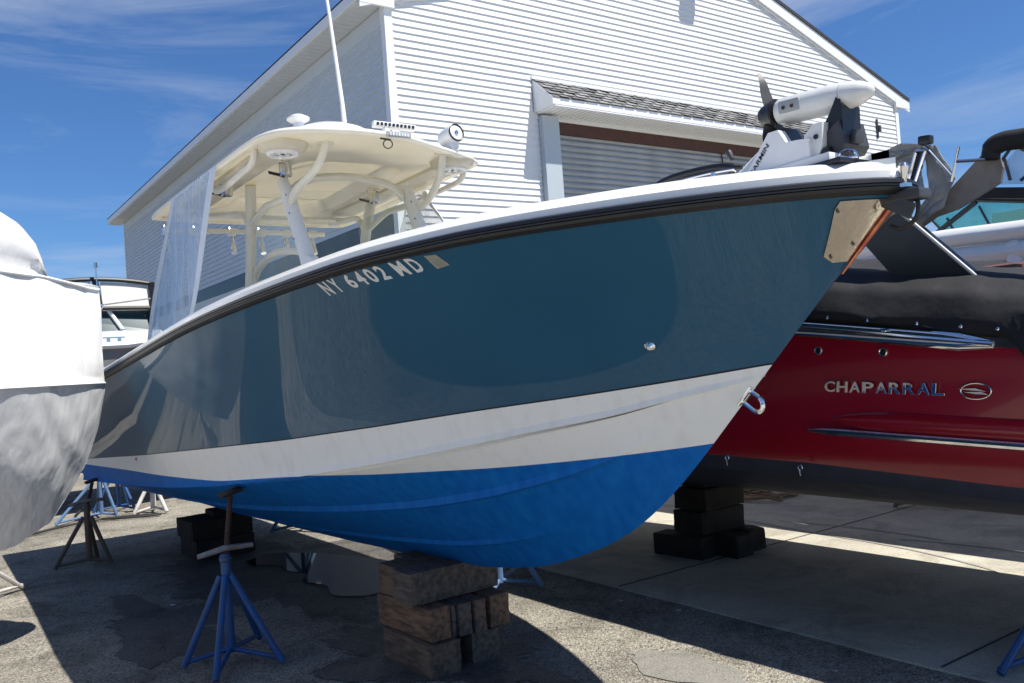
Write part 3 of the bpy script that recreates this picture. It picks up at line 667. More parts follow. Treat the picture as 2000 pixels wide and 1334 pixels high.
# bow tip hardware
obj('bow_cap', lathe([(-.03, .028), (0, .032), (.045, .032), (.065, .028), (.075, .018)], (.00, -.02, 2.205), (1, .05, -.02), 16), M['gelcoat_white'], boat, smooth=True)
obj('rail_end_cap', tube([(-.03, -.145, 2.178), (.02, -.09, 2.180), (.055, -.03, 2.180), (.065, .03, 2.18)], [.024, .026, .024, .020], 12), M['stainless'], boat, smooth=True)
obj('roller_bolt', join(lathe([(0, .012), (.035, .011), (.045, .015), (.06, .017), (.072, .010)], (.085, -.01, 2.18), (.1, 0, 1), 12), lathe([(0, .026), (.012, .026)], (.085, -.01, 2.172), (0, 0, 1), 14)), M['stainless'], boat, smooth=True)
obj('anchor_roller', join(obox((.085, 0, 2.145), (1, 0, 0), (0, 1, 0), (0, 0, 1), .13, .07, .035, .008), obox((.07, -.03, 2.12), (1, 0, -.6), (0, 1, 0), (.6, 0, 1), .12, .008, .05)), M['dark_grey'], boat)
obj('mooring_loop', tube(smoothpath([(.10, -.01, 2.15), (.128, -.01, 2.12), (.118, -.01, 2.07), (.07, -.01, 2.045), (.03, -.01, 2.06)], 6), .0075, 8), M['black_rubber'], boat, smooth=True)
# bow eye
pe = Vector((-.625, 0, 1.515))
obj('bow_eye', join(tube(smoothpath([pe+Vector((-.02, 0, .035)), pe+Vector((.045, 0, .005)), pe+Vector((.075, 0, -.02)), pe+Vector((.075, 0, -.05)), pe+Vector((.045, 0, -.062)), pe+Vector((.0, 0, -.035)), pe+Vector((-.05, 0, 0.0))], 5), .009, 8),
    obox(pe+Vector((.003, 0, 0)), (1, 0, 1), (0, 1, 0), (-1, 0, 1), .10, .03, .012, .004)), M['chrome'], boat, smooth=True)
# through hull fitting
ph = topside(.825, .367); nd = Vector((.30, -1, -.62)).normalized()
obj('hull_vent', join(lathe([(0, .020), (.006, .021), (.012, .018), (.022, .008)], ph, nd, 16), obox(ph+nd*.006+Vector((-.008, 0, .004)), (1, .3, 0), nd, (0, -.3, 1), .032, .012, .022, .004)), M['chrome'], boat, smooth=True)
# registration characters on the flare
def on_flare(s, v):
    lo, hi = 0.3, 1.0
    for _ in range(30):
        m_ = (lo+hi)/2
        if topside(m_, v).x < s: lo = m_
        else: hi = m_
    u = (lo+hi)/2; p = topside(u, v); du = topside(u+.002, v)-p; dv = topside(u, v-.01)-p
    n_ = du.cross(dv).normalized()
    if n_.y > 0: n_ = -n_
    return p, n_
def flare_map(x, y, off_=.0025):
    s = -1.995+x; p, n_ = on_flare(s, .928+y*.066); return p+n_*off_
cur = 0.0; LT = 'NY 6402 MD'; adv = {'N': .062, 'Y': .058, ' ': .028, '6': .060, '4': .058, '0': .060, '2': .058, 'M': .076, 'D': .062}
for ch in LT:
    if ch != ' ':
        V, F = text_geo(ch, .030); xs = [v.x for v in V]; ys = [v.y for v in V]; x0, x1, y0, y1 = min(xs), max(xs), min(ys), max(ys); w = adv[ch]*.80
        # subdivide for the curve of the flare
        W = [flare_map(cur+(v.x-x0)/(x1-x0)*w, (v.y-y0)/(y1-y0)) for v in V]
        obj('registration_character', (W, F), M['letter'], boat)
    cur += adv[ch]*1.12
st = [flare_map(x, y, .0022) for x, y in ((.650, .92), (.705, .85), (.715, .05), (.645, -.05))]
obj('registration_sticker', (st, [[0, 1, 2, 3]]), M['sticker'], boat)
obj('orange_tape', ([topside(.232, .25)+Vector((0, -.004, 0)), topside(.236, .25)+Vector((0, -.004, 0)), topside(.236, .225)+Vector((0, -.004, 0)), topside(.232, .225)+Vector((0, -.004, 0))], [[0, 1, 2, 3]]), M['orange_tape'], boat)
# bow rail with black cushion on the fore deck
zb = 2.29
P = smoothpath([(-.78, -.30, zb+.010), (-.69, -.30, zb+.042), (-.58, -.30, zb+.050), (-.42, -.30, zb+.040), (-.32, -.29, zb+.02)], 6)
obj('bow_cushion', tube(P, [.006]*3+[.016]*(len(P)-6)+[.008]*3, 10, flat=.9, up=(0, 0, 1)), M['black'], boat, smooth=True)
obj('bow_rail', join(tube(smoothpath([(-.66, -.33, zb+.0), (-.60, -.33, zb+.022), (-.46, -.32, zb+.024), (-.34, -.30, zb+.018)], 5), .006, 8), *[tube([(s, -.32, zb-.03), (s, -.32, zb+.022)], .008, 8) for s in (-.52, -.42)]), M['stainless'], boat, smooth=True)
obj('bow_chock', join(obox((-.045, -.10, 2.290), (1, .4, 0), (-.4, 1, 0), (0, 0, 1), .07, .03, .010, .004), torus((-.045, -.10, 2.300), (.4, -1, 0), .018, .005, 18, 8, 1.5)), M['chrome'], boat, smooth=True)

# hardtop
out = [(-3.12, 0), (-3.14, .25), (-3.21, .48), (-3.31, .66), (-3.42, .79), (-3.50, .85), (-3.62, .88), (-3.9, .885), (-4.6, .905), (-5.4, .93), (-6.0, .93), (-6.2, .88), (-6.28, .7), (-6.30, .35), (-6.30, 0)]
outl = [(-3.14, 0), (-3.21, .15), (-3.33, .40), (-3.43, .60), (-3.54, .77), (-3.63, .83), (-3.80, .85), (-4.2, .87), (-4.9, .92), (-5.6, .95), (-6.15, .95), (-6.28, .86), (-6.30, .4), (-6.28, 0), (-6.26, -.4), (-6.22, -.78), (-6.06, -.87), (-5.3, -.88), (-4.3, -.875), (-3.72, -.87), (-3.46, -.85), (-3.29, -.78), (-3.19, -.65), (-3.14, -.5), (-3.11, -.32), (-3.12, -.15), (-3.14, 0)]
loop = [(p.x, p.y) for p in smoothpath([(a, b, 0) for a, b in outl], 4)][:-1]
NL = len(loop); HC = (-4.7, 0)
def inset(d, z, crown=0):
    # shrink the outline towards its spine by distance d
    R = []
    for i, (a, b) in enumerate(loop):
        p0 = Vector(loop[i-1]); p1 = Vector(loop[(i+1) % NL]); t = (p1-p0).normalized(); n_ = Vector((t.y, -t.x))
        if n_.dot(Vector((a-HC[0], b-HC[1]))) > 0: n_ = -n_
        q = Vector((a, b))+n_*d; R.append(Vector((q.x, q.y, z+crown*(1-(q.y/.93)**2))))
    return R
TZ = 3.15
def layers(ls_, close=True, center=None):
    V = []; F = []
    for L_ in ls_: V += L_
    for k in range(len(ls_)-1):
        for i in range(NL): j = (i+1) % NL; F.append([k*NL+i, k*NL+j, (k+1)*NL+j, (k+1)*NL+i])
    return V, F
top_l = layers([inset(.03, TZ), inset(.006, TZ+.004), inset(0, TZ+.012), inset(.003, TZ+.026), inset(.02, TZ+.038), inset(.10, TZ+.046, .015), inset(.3, TZ+.055, .022), inset(.55, TZ+.06, .025)])
V, F = top_l; F.append([7*NL+i for i in range(NL)])
shell = obj('hardtop', (V, F), M['hardtop_skin'], boat, smooth=True, sharp=50)
under = layers([inset(.03, TZ), inset(.07, TZ+.002), inset(.085, TZ+.022), inset(.10, TZ+.016), inset(.13, TZ+.014)])
V, F = under
# inner recess: rectangle ring then raised panel
k0 = 4*NL
F2 = list(range(k0, k0+NL))
cx0, cx1, cyh = -5.70, -3.85, .44
def rect_loop(x0, x1, yh, z):
    R = []
    for (a, b) in [(p.x, p.y) for p in inset(.13, 0)]:
        # project radially on the rectangle
        dx = a-(x0+x1)/2; dy = b; m_ = ((abs(dx)/((x1-x0)/2))**6+(abs(dy)/yh)**6)**(1/6); R.append(Vector(((x0+x1)/2+dx/m_, dy/m_, z)))
    return R
V2 = rect_loop(cx0, cx1, cyh, TZ+.012)+rect_loop(cx0+.10, cx1-.10, cyh-.09, TZ+.075)
b0 = len(V); V += V2
for i in range(NL):
    j = (i+1) % NL; F.append([k0+i, k0+j, b0+j, b0+i]); F.append([b0+i, b0+j, b0+NL+j, b0+NL+i])
F.append([b0+NL+i for i in range(NL)])
liner = obj('hardtop_liner', (V, F), M['cream'], shell, smooth=True, sharp=20)
for yy in (-.66, .64):       # raised pads that carry the speakers and rails
    obj('liner_pad', box(-5.6, -3.62, yy-.10, yy+.10, TZ-.012, TZ+.02, .012), M['cream'], shell, smooth=True)
for yy, sx in ((-.66, -3.55), (.60, -3.60)):
    pod = obj('speaker_pod', lathe([(0, .16), (-.03, .145), (-.045, .125), (-.05, .11)], (sx, yy, TZ+.01), (0, 0, 1), 28), M['cream'], shell, smooth=True)
    sp = obj('speaker', torus((sx, yy, TZ-.043), (0, 0, 1), .085, .016, 28, 8), M['plastic_white'], shell, smooth=True)
    obj('speaker_cone', lathe([(0, .078), (.01, .03), (.012, .01)], (sx, yy, TZ-.040), (0, 0, 1), 24), M['mesh_dark'], sp)
    for k in range(6):
        a = k*math.pi/3; obj('speaker_spoke', obox((sx+.04*math.cos(a), yy+.04*math.sin(a), TZ-.046), (math.cos(a), math.sin(a), 0), (-math.sin(a), math.cos(a), 0), (0, 0, 1), .085, .022, .006), M['plastic_white'], sp)
for yy, sx in ((-.68, -4.64), (.47, -4.60), (-.50, -3.93)):
    lt = obj('cockpit_light', lathe([(0, .055), (.012, .055), (.014, .045), (.10, .042), (.105, .035)], (sx, yy, TZ+.012), (0, 0, -1), 20), M['stainless'], shell, smooth=True)
    obj('light_bracket', obox((sx-.03, yy-.055, TZ-.075), (.5, .8, -.3), (-.8, .5, 0), (0, 0, 1), .11, .02, .02, .004), M['black'], lt)
# frame legs, braces and cross bars
for s_ in (-1, 1):
    yy = .47*s_
    obj('hardtop_leg', tube([(-3.55, yy*.97, 1.40), (-3.70, yy*.97, 2.30), (-3.78, yy*.97, 2.52), (-4.00, yy, 2.95), (-4.08, yy, 3.06)], [.062, .062, .064, .060, .050], 14, flat=.72, up=(1, 0, 0)), M['gelcoat_white' if s_ > 0 else 'plastic_white'], boat, smooth=True)
    obj('leg_foot', obox((-3.74, yy*.97, 2.40), (1, 0, -.35), (0, 1, 0), (.35, 0, 1), .17, .07, .22, .03), M['plastic_white'], boat, smooth=True)
    obj('hardtop_leg', tube(smoothpath([(-4.98, yy, 1.35), (-4.93, yy, 2.2), (-4.86, yy, 2.5), (-4.80, yy, 2.8), (-4.66, yy*1.05, 3.15)], 4), .040, 12), M['cream_tube'], boat, smooth=True)
    obj('front_brace', tube(smoothpath([(-3.97, yy, 2.86), (-3.78, yy*1.06, 2.93), (-3.52, yy*.95, 3.04), (-3.43, yy*.9, 3.17)], 5), .026, 10), M['cream_tube'], boat, smooth=True)
    obj('brace_flange', lathe([(0, .055), (.012, .052)], (-3.43, yy*.9, TZ+.004), (0, 0, 1), 16), M['cream_tube'], boat, smooth=True)
    obj('side_brace', tube([(-4.0, yy*1.02, 2.93), (-4.4, yy*1.02, 2.95), (-4.80, yy*1.02, 2.86)], .024, 10), M['cream_tube'], boat, smooth=True)
    obj('grab_handle', tube(smoothpath([(-3.72, .78*s_, TZ+.02), (-3.78, .78*s_, 3.09), (-3.95, .78*s_, 3.07), (-4.5, .78*s_, 3.06), (-4.62, .78*s_, 3.12)], 5), .021, 10), M['cream_tube'], boat, smooth=True)
    obj('rear_brace', tube(smoothpath([(-4.80, yy, 2.86), (-4.92, yy*1.02, 2.98), (-5.2, yy*1.1, 3.03), (-5.9, yy*1.4, 3.12)], 5), .024, 10), M['cream_tube'], boat, smooth=True)
obj('cross_bar', tube(smoothpath([(-4.05, -.44, 2.98), (-4.02, -.30, 3.07), (-4.0, 0, 3.10), (-4.02, .30, 3.07), (-4.05, .44, 2.98)], 6), .028, 10), M['cream_tube'], boat, smooth=True)
obj('cross_bar', tube([(-6.2, -.72, 3.07), (-6.22, 0, 3.08), (-6.2, .72, 3.07)], .022, 10), M['cream_tube'], boat, smooth=True)
obj('cross_bar', tube([(-5.55, -.72, 3.09), (-5.55, .72, 3.09)], .020, 10), M['cream_tube'], boat, smooth=True)
for yy in (-.72, -.47, -.15, .12, .36, .62):
    d = Vector((-.45, 0, .9)).normalized(); p = Vector((-6.27, yy, 3.0))
    rh = obj('rod_holder', tube([p-d*.13, p+d*.14], [.026, .024], 12), M['stainless'], boat, smooth=True)
    obj('rod_holder_clamp', box(p.x-.02, p.x+.07, yy-.025, yy+.025, 3.04, 3.11, .008), M['plastic_white'], rh)
# console, windshield
obj('console', join(box(-4.75, -3.85, -.42, .42, 1.32, 2.25, .05), box(-4.6, -3.95, -.40, .40, 2.2, 2.36, .04)), M['gelcoat_white'], boat, smooth=True)
obj('leaning_post', join(box(-5.7, -5.2, -.45, .45, 1.9, 2.3, .05), box(-5.65, -5.25, -.35, .35, 1.32, 1.9, .02)), M['gelcoat_white'], boat, smooth=True)
obj('grab_rail', tube(smoothpath([(-4.90, -.44, 2.46), (-4.75, -.44, 2.55), (-4.4, -.44, 2.61), (-4.0, -.44, 2.57), (-3.82, -.44, 2.52)], 6), .028, 10), M['cream_tube'], boat, smooth=True)
def ws(u, v):
    a = (u-.5)*2; y = .46*a; x = -3.80+.10*(1-a*a)-.22*v; return Vector((x, y, 2.36+v*.62))
obj('windshield', thick(grid(ws, 14, 6), (-.006, 0, 0)), M['windshield'], boat, smooth=True)
obj('windshield', thick(grid(lambda u, v: Vector((-3.82-.22*v-u*(.95-.1*v), .455, 2.36+v*.6)), 6, 4), (0, -.006, 0)), M['windshield'], boat, label='port side pane of the clear windshield')
obj('windshield', thick(grid(lambda u, v: Vector((-3.82-.22*v-u*(.95-.1*v), -.455, 2.36+v*.6)), 6, 4), (0, .006, 0)), M['windshield'], boat, label='starboard side pane of the clear windshield')
# clear vinyl side curtain, loose at the bottom
def curt(u, v):
    t0 = Vector((-5.28, -.90, 3.16)); t1 = Vector((-4.20, -.88, 3.17)); b0_ = Vector((-6.18, -.97, 2.05)); b1_ = Vector((-4.80, -.95, 2.10))
    p = t0.lerp(t1, u).lerp(b0_.lerp(b1_, u), v); w = noise.noise(Vector((u*5, v*1.2, 2)))
    return p+Vector((0, .05*w*v+.012*math.sin(u*19)*v, 0))
cu = obj('side_curtain', thick(grid(lambda u, v: curt(.09+u*.80, v), 30, 20), (0, .003, 0)), M['vinyl_clear'], boat, smooth=True)
for a, b_ in ((0, .09), (.89, 1.0)):
    obj('curtain_border', thick(grid(lambda u, v: curt(a+(b_-a)*u, v), 4, 20), (0, .005, 0)), M['vinyl_border'], cu, smooth=True)
obj('curtain_border', thick(grid(lambda u, v: curt(u, v*.02), 20, 2), (0, .006, 0)), M['vinyl_border'], cu)
def curt2(u, v):
    t0 = Vector((-4.85, .87, 3.14)); t1 = Vector((-4.43, .85, 3.14)); b0_ = Vector((-4.75, .76, 2.5)); b1_ = Vector((-3.75, .78, 2.4))
    p = t0.lerp(t1, u).lerp(b0_.lerp(b1_, u), v); return p+Vector((.02*math.sin(v*9+u*4), .05*noise.noise(Vector((u*6, v*4, 7))), 0))
cu = obj('side_curtain', thick(grid(lambda u, v: curt2(u*.9, v), 14, 14), (0, .003, 0)), M['vinyl_pale'], boat, smooth=True, label='small crumpled clear curtain at the port front of the hardtop')
obj('curtain_border', thick(grid(lambda u, v: curt2(.9+.12*u, v), 4, 14), (0, .005, 0)), M['vinyl_border'], cu, smooth=True)
for yy, s0 in ((-.47, -3.78), (.47, -3.78)):
    for z_ in (2.62, 2.80, 2.93): obj('frame_bolt', lathe([(0, .008), (.003, .006)], (s0-.30*(z_-2.55)-.02, yy-.046, z_), (0, -1, 0), 8), M['dark_grey'], boat)
# roof gear
obj('radar_dome', lathe([(-.02, .25), (.0, .27), (.03, .275), (.07, .25), (.105, .16), (.115, .05)], (-3.78, -.24, TZ+.115), (0, 0, 1), 32), M['gelcoat_white'], shell, smooth=True)
mu = obj('gps_mount', join(lathe([(-.05, .042), (.08, .038), (.19, .034)], (-3.90, -.40, TZ+.10), (-.03, 0, 1), 18)), M['plastic_white'], shell, smooth=True)
obj('gps_mount_disc', join(lathe([(0, .034), (.012, .062), (.022, .076), (.032, .076), (.038, .066)], (-3.905, -.40, TZ+.27), (-.05, 0, 1), 26), lathe([(0, .055), (.010, .045)], (-3.907, -.40, TZ+.309), (-.05, 0, 1), 20)), M['plastic_white'], mu, smooth=True)
ant = obj('radio_antenna', tube([(-3.93, -.04, TZ+.05), (-3.95, -.05, 3.6), (-4.05, -.06, 4.3), (-4.26, -.09, 5.6)], [.022, .016, .012, .008], 10), M['plastic_white'], shell, smooth=True)
lb = obj('light_bar', obox((-3.55, .13, TZ+.205), (.15, 1, -.05), (-1, .15, 0), (0, .05, 1), .30, .05, .04, .008), M['plastic_white'], shell)
for k in range(10): obj('light_bar_lens', obox(Vector((-3.522, .13, TZ+.205))+Vector((.15, 1, -.05)).normalized()*(-.125+k*.0275), (.15, 1, -.05), (-1, .15, 0), (0, .05, 1), .016, .012, .022, .003), M['lens'], lb)
obj('light_bar_foot', box(-3.57, -3.53, .05, .09, TZ+.05, TZ+.185), M['plastic_white'], lb)
npl = obj('name_plate', obox((-3.085, -.09, TZ+.008), (.05, 1, .0), (-1, .05, 0), (0, 0, 1), .165, .010, .036, .004), M['motor_grey'], shell)
for k in range(7): obj('plate_letter', obox((-3.077, -.15+k*.020, TZ+.008), (0, 1, 0), (-1, 0, 0), (0, 0, 1), .013, .004, .018), M['vinyl_border'] if k % 2 else M['letter'], npl)
obj('hanging_ring', join(torus((-3.16, -.13, TZ-.035), (1, -.4, .1), .028, .0035, 20, 6), tube([(-3.16, -.18, TZ-.003), (-3.16, -.11, TZ-.008)], .006, 6)), M['black'], shell, smooth=True)
sl_ = obj('spotlight', lathe([(-.10, .03), (-.095, .05), (-.06, .062), (.03, .064), (.05, .066), (.055, .058)], (-3.42, .50, TZ+.145), (1, .10, .14), 28), M['plastic_white'], shell, smooth=True)
obj('spotlight_lens', lathe([(0, .056), (.004, .054)], Vector((-3.42, .50, TZ+.145))+Vector((1, .10, .14)).normalized()*.045, (1, .10, .14), 26), M['lens'], sl_)
obj('spotlight_rim', torus(Vector((-3.42, .50, TZ+.145))+Vector((1, .10, .14)).normalized()*.055, (1, .10, .14), .058, .006, 26, 8), M['black'], sl_, smooth=True)
obj('spotlight_reflector', join(lathe([(0, .02), (.012, .015)], Vector((-3.42, .50, TZ+.145))+Vector((1, .10, .14)).normalized()*.050, (1, .10, .14), 14), lathe([(0, .03), (.004, .028)], Vector((-3.42, .515, TZ+.130))+Vector((1, .10, .14)).normalized()*.050, (1, .10, .14), 14)), M['chrome'], sl_)
obj('spotlight_foot', box(-3.46, -3.38, .47, .53, TZ+.03, TZ+.10, .01), M['plastic_white'], sl_)

# ---------------------------------------------------------------- trolling motor stowed on the bow
tm = empty('trolling_motor', (-.25, -.05, 2.28), 'white electric trolling motor with black propeller stowed on the bow of the blue boat', 'trolling motor')
ya = -.05
axd = Vector((1, 0, -.07)).normalized(); pc = Vector((-.17, ya, 2.515))
obj('motor_pod', lathe([(-.165, .028), (-.155, .044), (-.145, .048), (.05, .050), (.11, .047), (.16, .038), (.195, .023), (.205, .010)], pc, axd, 30), M['motor_white'], tm, smooth=True, sharp=40)
obj('pod_seam', torus(pc+axd*.105, axd, .0478, .0016, 30, 5), M['motor_grey'], tm)
obj('pod_shroud', obox(pc+axd*(-.085)+Vector((0, -.037, .004)), axd, (0, 1, 0), (0, 0, 1), .09, .030, .045, .010), M['motor_grey'], tm, smooth=True)
for dx in (-.105, -.07): obj('pod_screw', lathe([(0, .007), (.004, .006)], pc+axd*dx+Vector((0, -.052, .0)), (0, -1, 0), 10), M['rust'], tm)
obj('pod_screw', lathe([(0, .006), (.004, .005)], pc+axd*.108+Vector((0, -.044, -.020)), (0, -1, -.4), 10), M['black'], tm)
hub = pc+axd*(-.168)
obj('propeller_hub', lathe([(0.0, .050), (-.005, .052), (-.02, .046), (-.05, .038), (-.066, .030), (-.07, .018)], hub, axd, 26), M['black'], tm, smooth=True, sharp=35)
obj('hub_nut', lathe([(0, .014), (.004, .012)], hub-axd*.073, -axd, 12), M['chrome'], tm)
def blade(sgn, sweep):
    pts = [Vector((-.03, 0, .03*sgn)), Vector((-.045, 0, .08*sgn)), Vector((-.055+sweep*.3, 0, .13*sgn)), Vector((-.07+sweep, 0, (.165 if sgn > 0 else .185)*sgn))]
    P = smoothpath([hub+p for p in pts], 4); n = len(P); V = []; F = []
    for i, p in enumerate(P):
        w = .020*(1-(i/(n-1))**2*.75) if sgn > 0 else .026*(1-(i/(n-1))**2*.6); tw = .35+.5*i/n
        dx = Vector((math.cos(tw)*.4, math.sin(tw), 0)).normalized()*w; t = Vector((math.sin(tw), -math.cos(tw), 0))*.003
        V += [p-dx-t, p+dx-t, p+dx+t, p-dx+t]
        if i:
            for k in range(4): F.append([4*i-4+k, 4*i-4+(k+1) % 4, 4*i+(k+1) % 4, 4*i+k])
    F += [[0, 1, 2, 3], [4*n-4, 4*n-3, 4*n-2, 4*n-1]]; return V, F
obj('propeller_blade', blade(1, .0), M['dark_grey'], tm, smooth=True)
obj('propeller_blade', blade(-1, .05), M['black'], tm, smooth=True)
for x0 in (-.29, -.07):
    cr_ = prism([(x0, ya-.05, 2.46), (x0+.04, ya-.05, 2.40), (x0+.045, ya-.05, 2.36), (x0-.015, ya-.05, 2.37), (x0-.025, ya-.05, 2.47)] if x0 < -.2 else [(x0-.03, ya-.05, 2.45), (x0, ya-.05, 2.50), (x0+.02, ya-.05, 2.47), (x0+.015, ya-.05, 2.33), (x0-.06, ya-.05, 2.34), (x0-.07, ya-.05, 2.40)], (0, .10, 0))
    obj('pod_cradle', cr_, M['black'], tm)
# bow mount: cast white side arm, shaft housing and base plate
side = [(a_+.075, b_-.012) for a_, b_ in [(-.43, 2.305), (-.50, 2.29), (-.515, 2.31), (-.46, 2.37), (-.385, 2.455), (-.345, 2.455), (-.315, 2.405), (-.27, 2.402), (-.225, 2.395), (-.225, 2.33), (-.30, 2.325), (-.36, 2.29), (-.42, 2.285)]]
arm = obj('mount_arm', prism([(x, ya-.10, z-.005) for x, z in side], (0, .04, 0)), M['plastic_white'], tm)
obj('mount_arm', prism([(x+.01, ya+.09, z-.005) for x, z in side], (0, .04, 0)), M['plastic_white'], tm)
V, F = text_geo('GARMIN', .012)
mx_ = max(v.x for v in V); ta = math.radians(47)
W = []
for v in V:
    x = v.x/mx_*.125; y = v.y*.027
    W.append((-.393+x*math.cos(ta)-y*math.sin(ta)*.8, ya-.1025, 2.300+x*math.sin(ta)+y*math.cos(ta)))
obj('maker_lettering', (W, F), M['black'], arm)
obj('gear_housing', prism([(-.19, ya-.085, 2.315), (-.175, ya-.085, 2.395), (-.14, ya-.085, 2.425), (-.105, ya-.085, 2.425), (-.11, ya-.085, 2.35), (-.13, ya-.085, 2.31)], (0, .15, 0)), M['motor_white'], tm)
obj('housing_bolt', lathe([(0, .009), (.004, .008)], (-.13, ya-.087, 2.38), (0, -1, 0), 12), M['black'], tm)
obj('drive_unit', prism([(-.12, ya-.06, 2.32), (-.11, ya-.06, 2.39), (-.06, ya-.06, 2.42), (-.045, ya-.06, 2.34), (-.075, ya-.06, 2.30)], (0, .14, 0)), M['dark_grey'], tm)
obj('drive_unit_cap', obox((-.035, ya+.0, 2.365), (1, 0, -.1), (0, 1, 0), (.1, 0, 1), .02, .05, .045, .006), M['dark_grey'], tm, smooth=True)
obj('drive_link', obox((-.20, ya-.06, 2.318), (1, 0, .1), (0, 1, 0), (0, 0, 1), .22, .04, .022, .004), M['black'], tm)
obj('base_plate', obox((-.22, ya-.03, 2.295), (1, 0, .02), (0, 1, 0), (0, 0, 1), .30, .16, .035, .006), M['plastic_white'], tm, smooth=True)
obj('base_rail', obox((-.24, ya-.03, 2.274), (1, 0, .02), (0, 1, 0), (0, 0, 1), .44, .20, .016, .004), M['black'], tm)
obj('shaft', tube([(-.62, ya+.02, 2.285), (-.52, ya+.02, 2.33), (-.41, ya+.02, 2.40)], [.032, .036, .03], 12), M['plastic_white'], tm, smooth=True)
obj('release_knob', lathe([(0, .008), (.02, .012), (.035, .012)], (-.475, ya-.10, 2.385), (-.5, 0, 1), 12), M['dark_grey'], tm, smooth=True)
obj('cable_loop', tube(smoothpath([(-.50, ya-.11, 2.275), (-.485, ya-.12, 2.32), (-.455, ya-.12, 2.335), (-.445, ya-.12, 2.30), (-.46, ya-.11, 2.27)], 5), .007, 8), M['black'], tm, smooth=True)

# ---------------------------------------------------------------- jack stands
def stand(loc, H, top, mt, label, feet=None, group='jack stands under the hulls', rodm=None, handle=True, legs=3, rad=.34, rot=0.0, pad=True, lr=.021, hub_h=None, tie=True):
    x, y, z = loc; t = empty('jack_stand', loc, label, 'jack stand', group); rodm = rodm or M['rust']
    ft = feet or [(x+rad*math.cos(rot+2*math.pi*k/legs), y+rad*math.sin(rot+2*math.pi*k/legs), 0.012) for k in range(legs)]
    hub_h = hub_h or H
    obj('centre_post', tube([(x, y, .06 if tie else H-.2), (x, y, H)], lr*1.45, 12), mt, t, smooth=True)
    for f in ft:
        d = Vector((f[0]-x, f[1]-y, 0)).normalized()
        obj('leg', tube([Vector((x, y, H*.80))+d*.035, Vector(f)+Vector((0, 0, lr*.6))], lr, 10), mt, t, smooth=True)
        if tie: obj('tie_bar', tube([Vector((x, y, .08)), Vector(f)+Vector((0, 0, .035))], lr*.72, 8), mt, t, smooth=True)
    tx, ty, tz = top
    dd = Vector((tx-x, ty-y, tz-.04-H+.05)); nt_ = int(dd.length/.009)
    obj('screw_rod', lathe([(dd.length*q/nt_, lr*(.92 if q % 2 else .68)) for q in range(nt_+1)], (x, y, H-.05), dd, 8), rodm, t)
    obj('weld_collar', lathe([(0, lr*1.45), (.01, lr*1.8), (.03, lr*1.8), (.04, lr*1.45)], (x, y, H-.05), (0, 0, 1), 12), mt, t, smooth=True)
    if handle:
        obj('handle', join(tube([(x-.02, y-.16, H+.005), (x, y, H+.035)], [.016, .019], 8), tube([(x, y, H+.035), (x+.02, y+.17, H+.03)], [.019, .016], 8)), M['galv'], t, smooth=True)
    if pad: obj('pad', obox((tx, ty, tz-.02), (1, 0, 0), (0, 1, .25), (0, -.25, 1), .13, .13, .02, .004), M['wood_dark'], t)
    return t
stand((-3.88, -1.07, 0), .66, (-3.93, -1.00, 1.045), M['blue_steel'], 'blue jack stand in the foreground with rusty screw rod under the blue hull', feet=[(-3.93, -1.34, .01), (-3.52, -1.27, .01), (-3.56, -.86, .01), (-4.15, -.80, .01)])
stand((-7.95, -1.22, 0), .62, (-8.0, -1.15, .86), M['grey_steel'], 'weathered grey tripod jack stand under the stern of the blue boat', feet=[(-8.04, -1.52, .01), (-7.85, -1.04, .01), (-8.25, -1.1, .01)], handle=True)
stand((-3.95, .98, 0), .66, (-4.0, .95, 1.03), M['blue_pale'], 'pale blue jack stand in sunlight on the far side of the blue boat', feet=[(-3.66, .68, .01), (-4.37, 1.50, .01), (-3.75, 1.22, .01)])
stand((-7.9, .95, 0), .60, (-7.95, .95, .90), M['blue_pale'], 'pale blue jack stand beyond the puddle at the far stern of the blue boat', rot=.3)
stand((-.50, 2.15, 0), .52, (-.5, 2.2, .84), M['blue_steel'], 'blue jack stand cut off by the right edge under the red boat', feet=[(-.60, 1.66, .015), (-.22, 2.35, .015), (-.80, 2.45, .015)], pad=False)
stand((-11.45, -.52, 0), .72, (-11.5, -.5, .92), M['blue_pale'], 'pale blue jack stand in sun under the far cabin cruiser', feet=[(-11.32, -1.1, .01), (-11.3, -.35, .01), (-11.9, -.5, .01)], group='stands under the far cruiser')
stand((-12.0, -.2, 0), .72, (-12.1, -.2, .92), M['blue_steel'], 'dark blue jack stand in shade under the far cabin cruiser', rot=.5, group='stands under the far cruiser')
stand((-11.3, .12, 0), .55, (-11.4, .12, .85), M['white_steel'], 'white jack stand in sun behind the blue hull', feet=[(-11.2, -.16, .01), (-10.98, .22, .01), (-11.6, .2, .01)], group='stands under the far cruiser', rodm=M['white_steel'], lr=.026)
stand((-6.9, -2.35, 0), .62, (-6.6, -2.3, .80), M['white_steel'], 'pale jack stand at the left edge under the shrink-wrapped boat', feet=[(-7.4, -1.86, .01), (-6.6, -2.6, .01), (-7.2, -2.7, .01)])

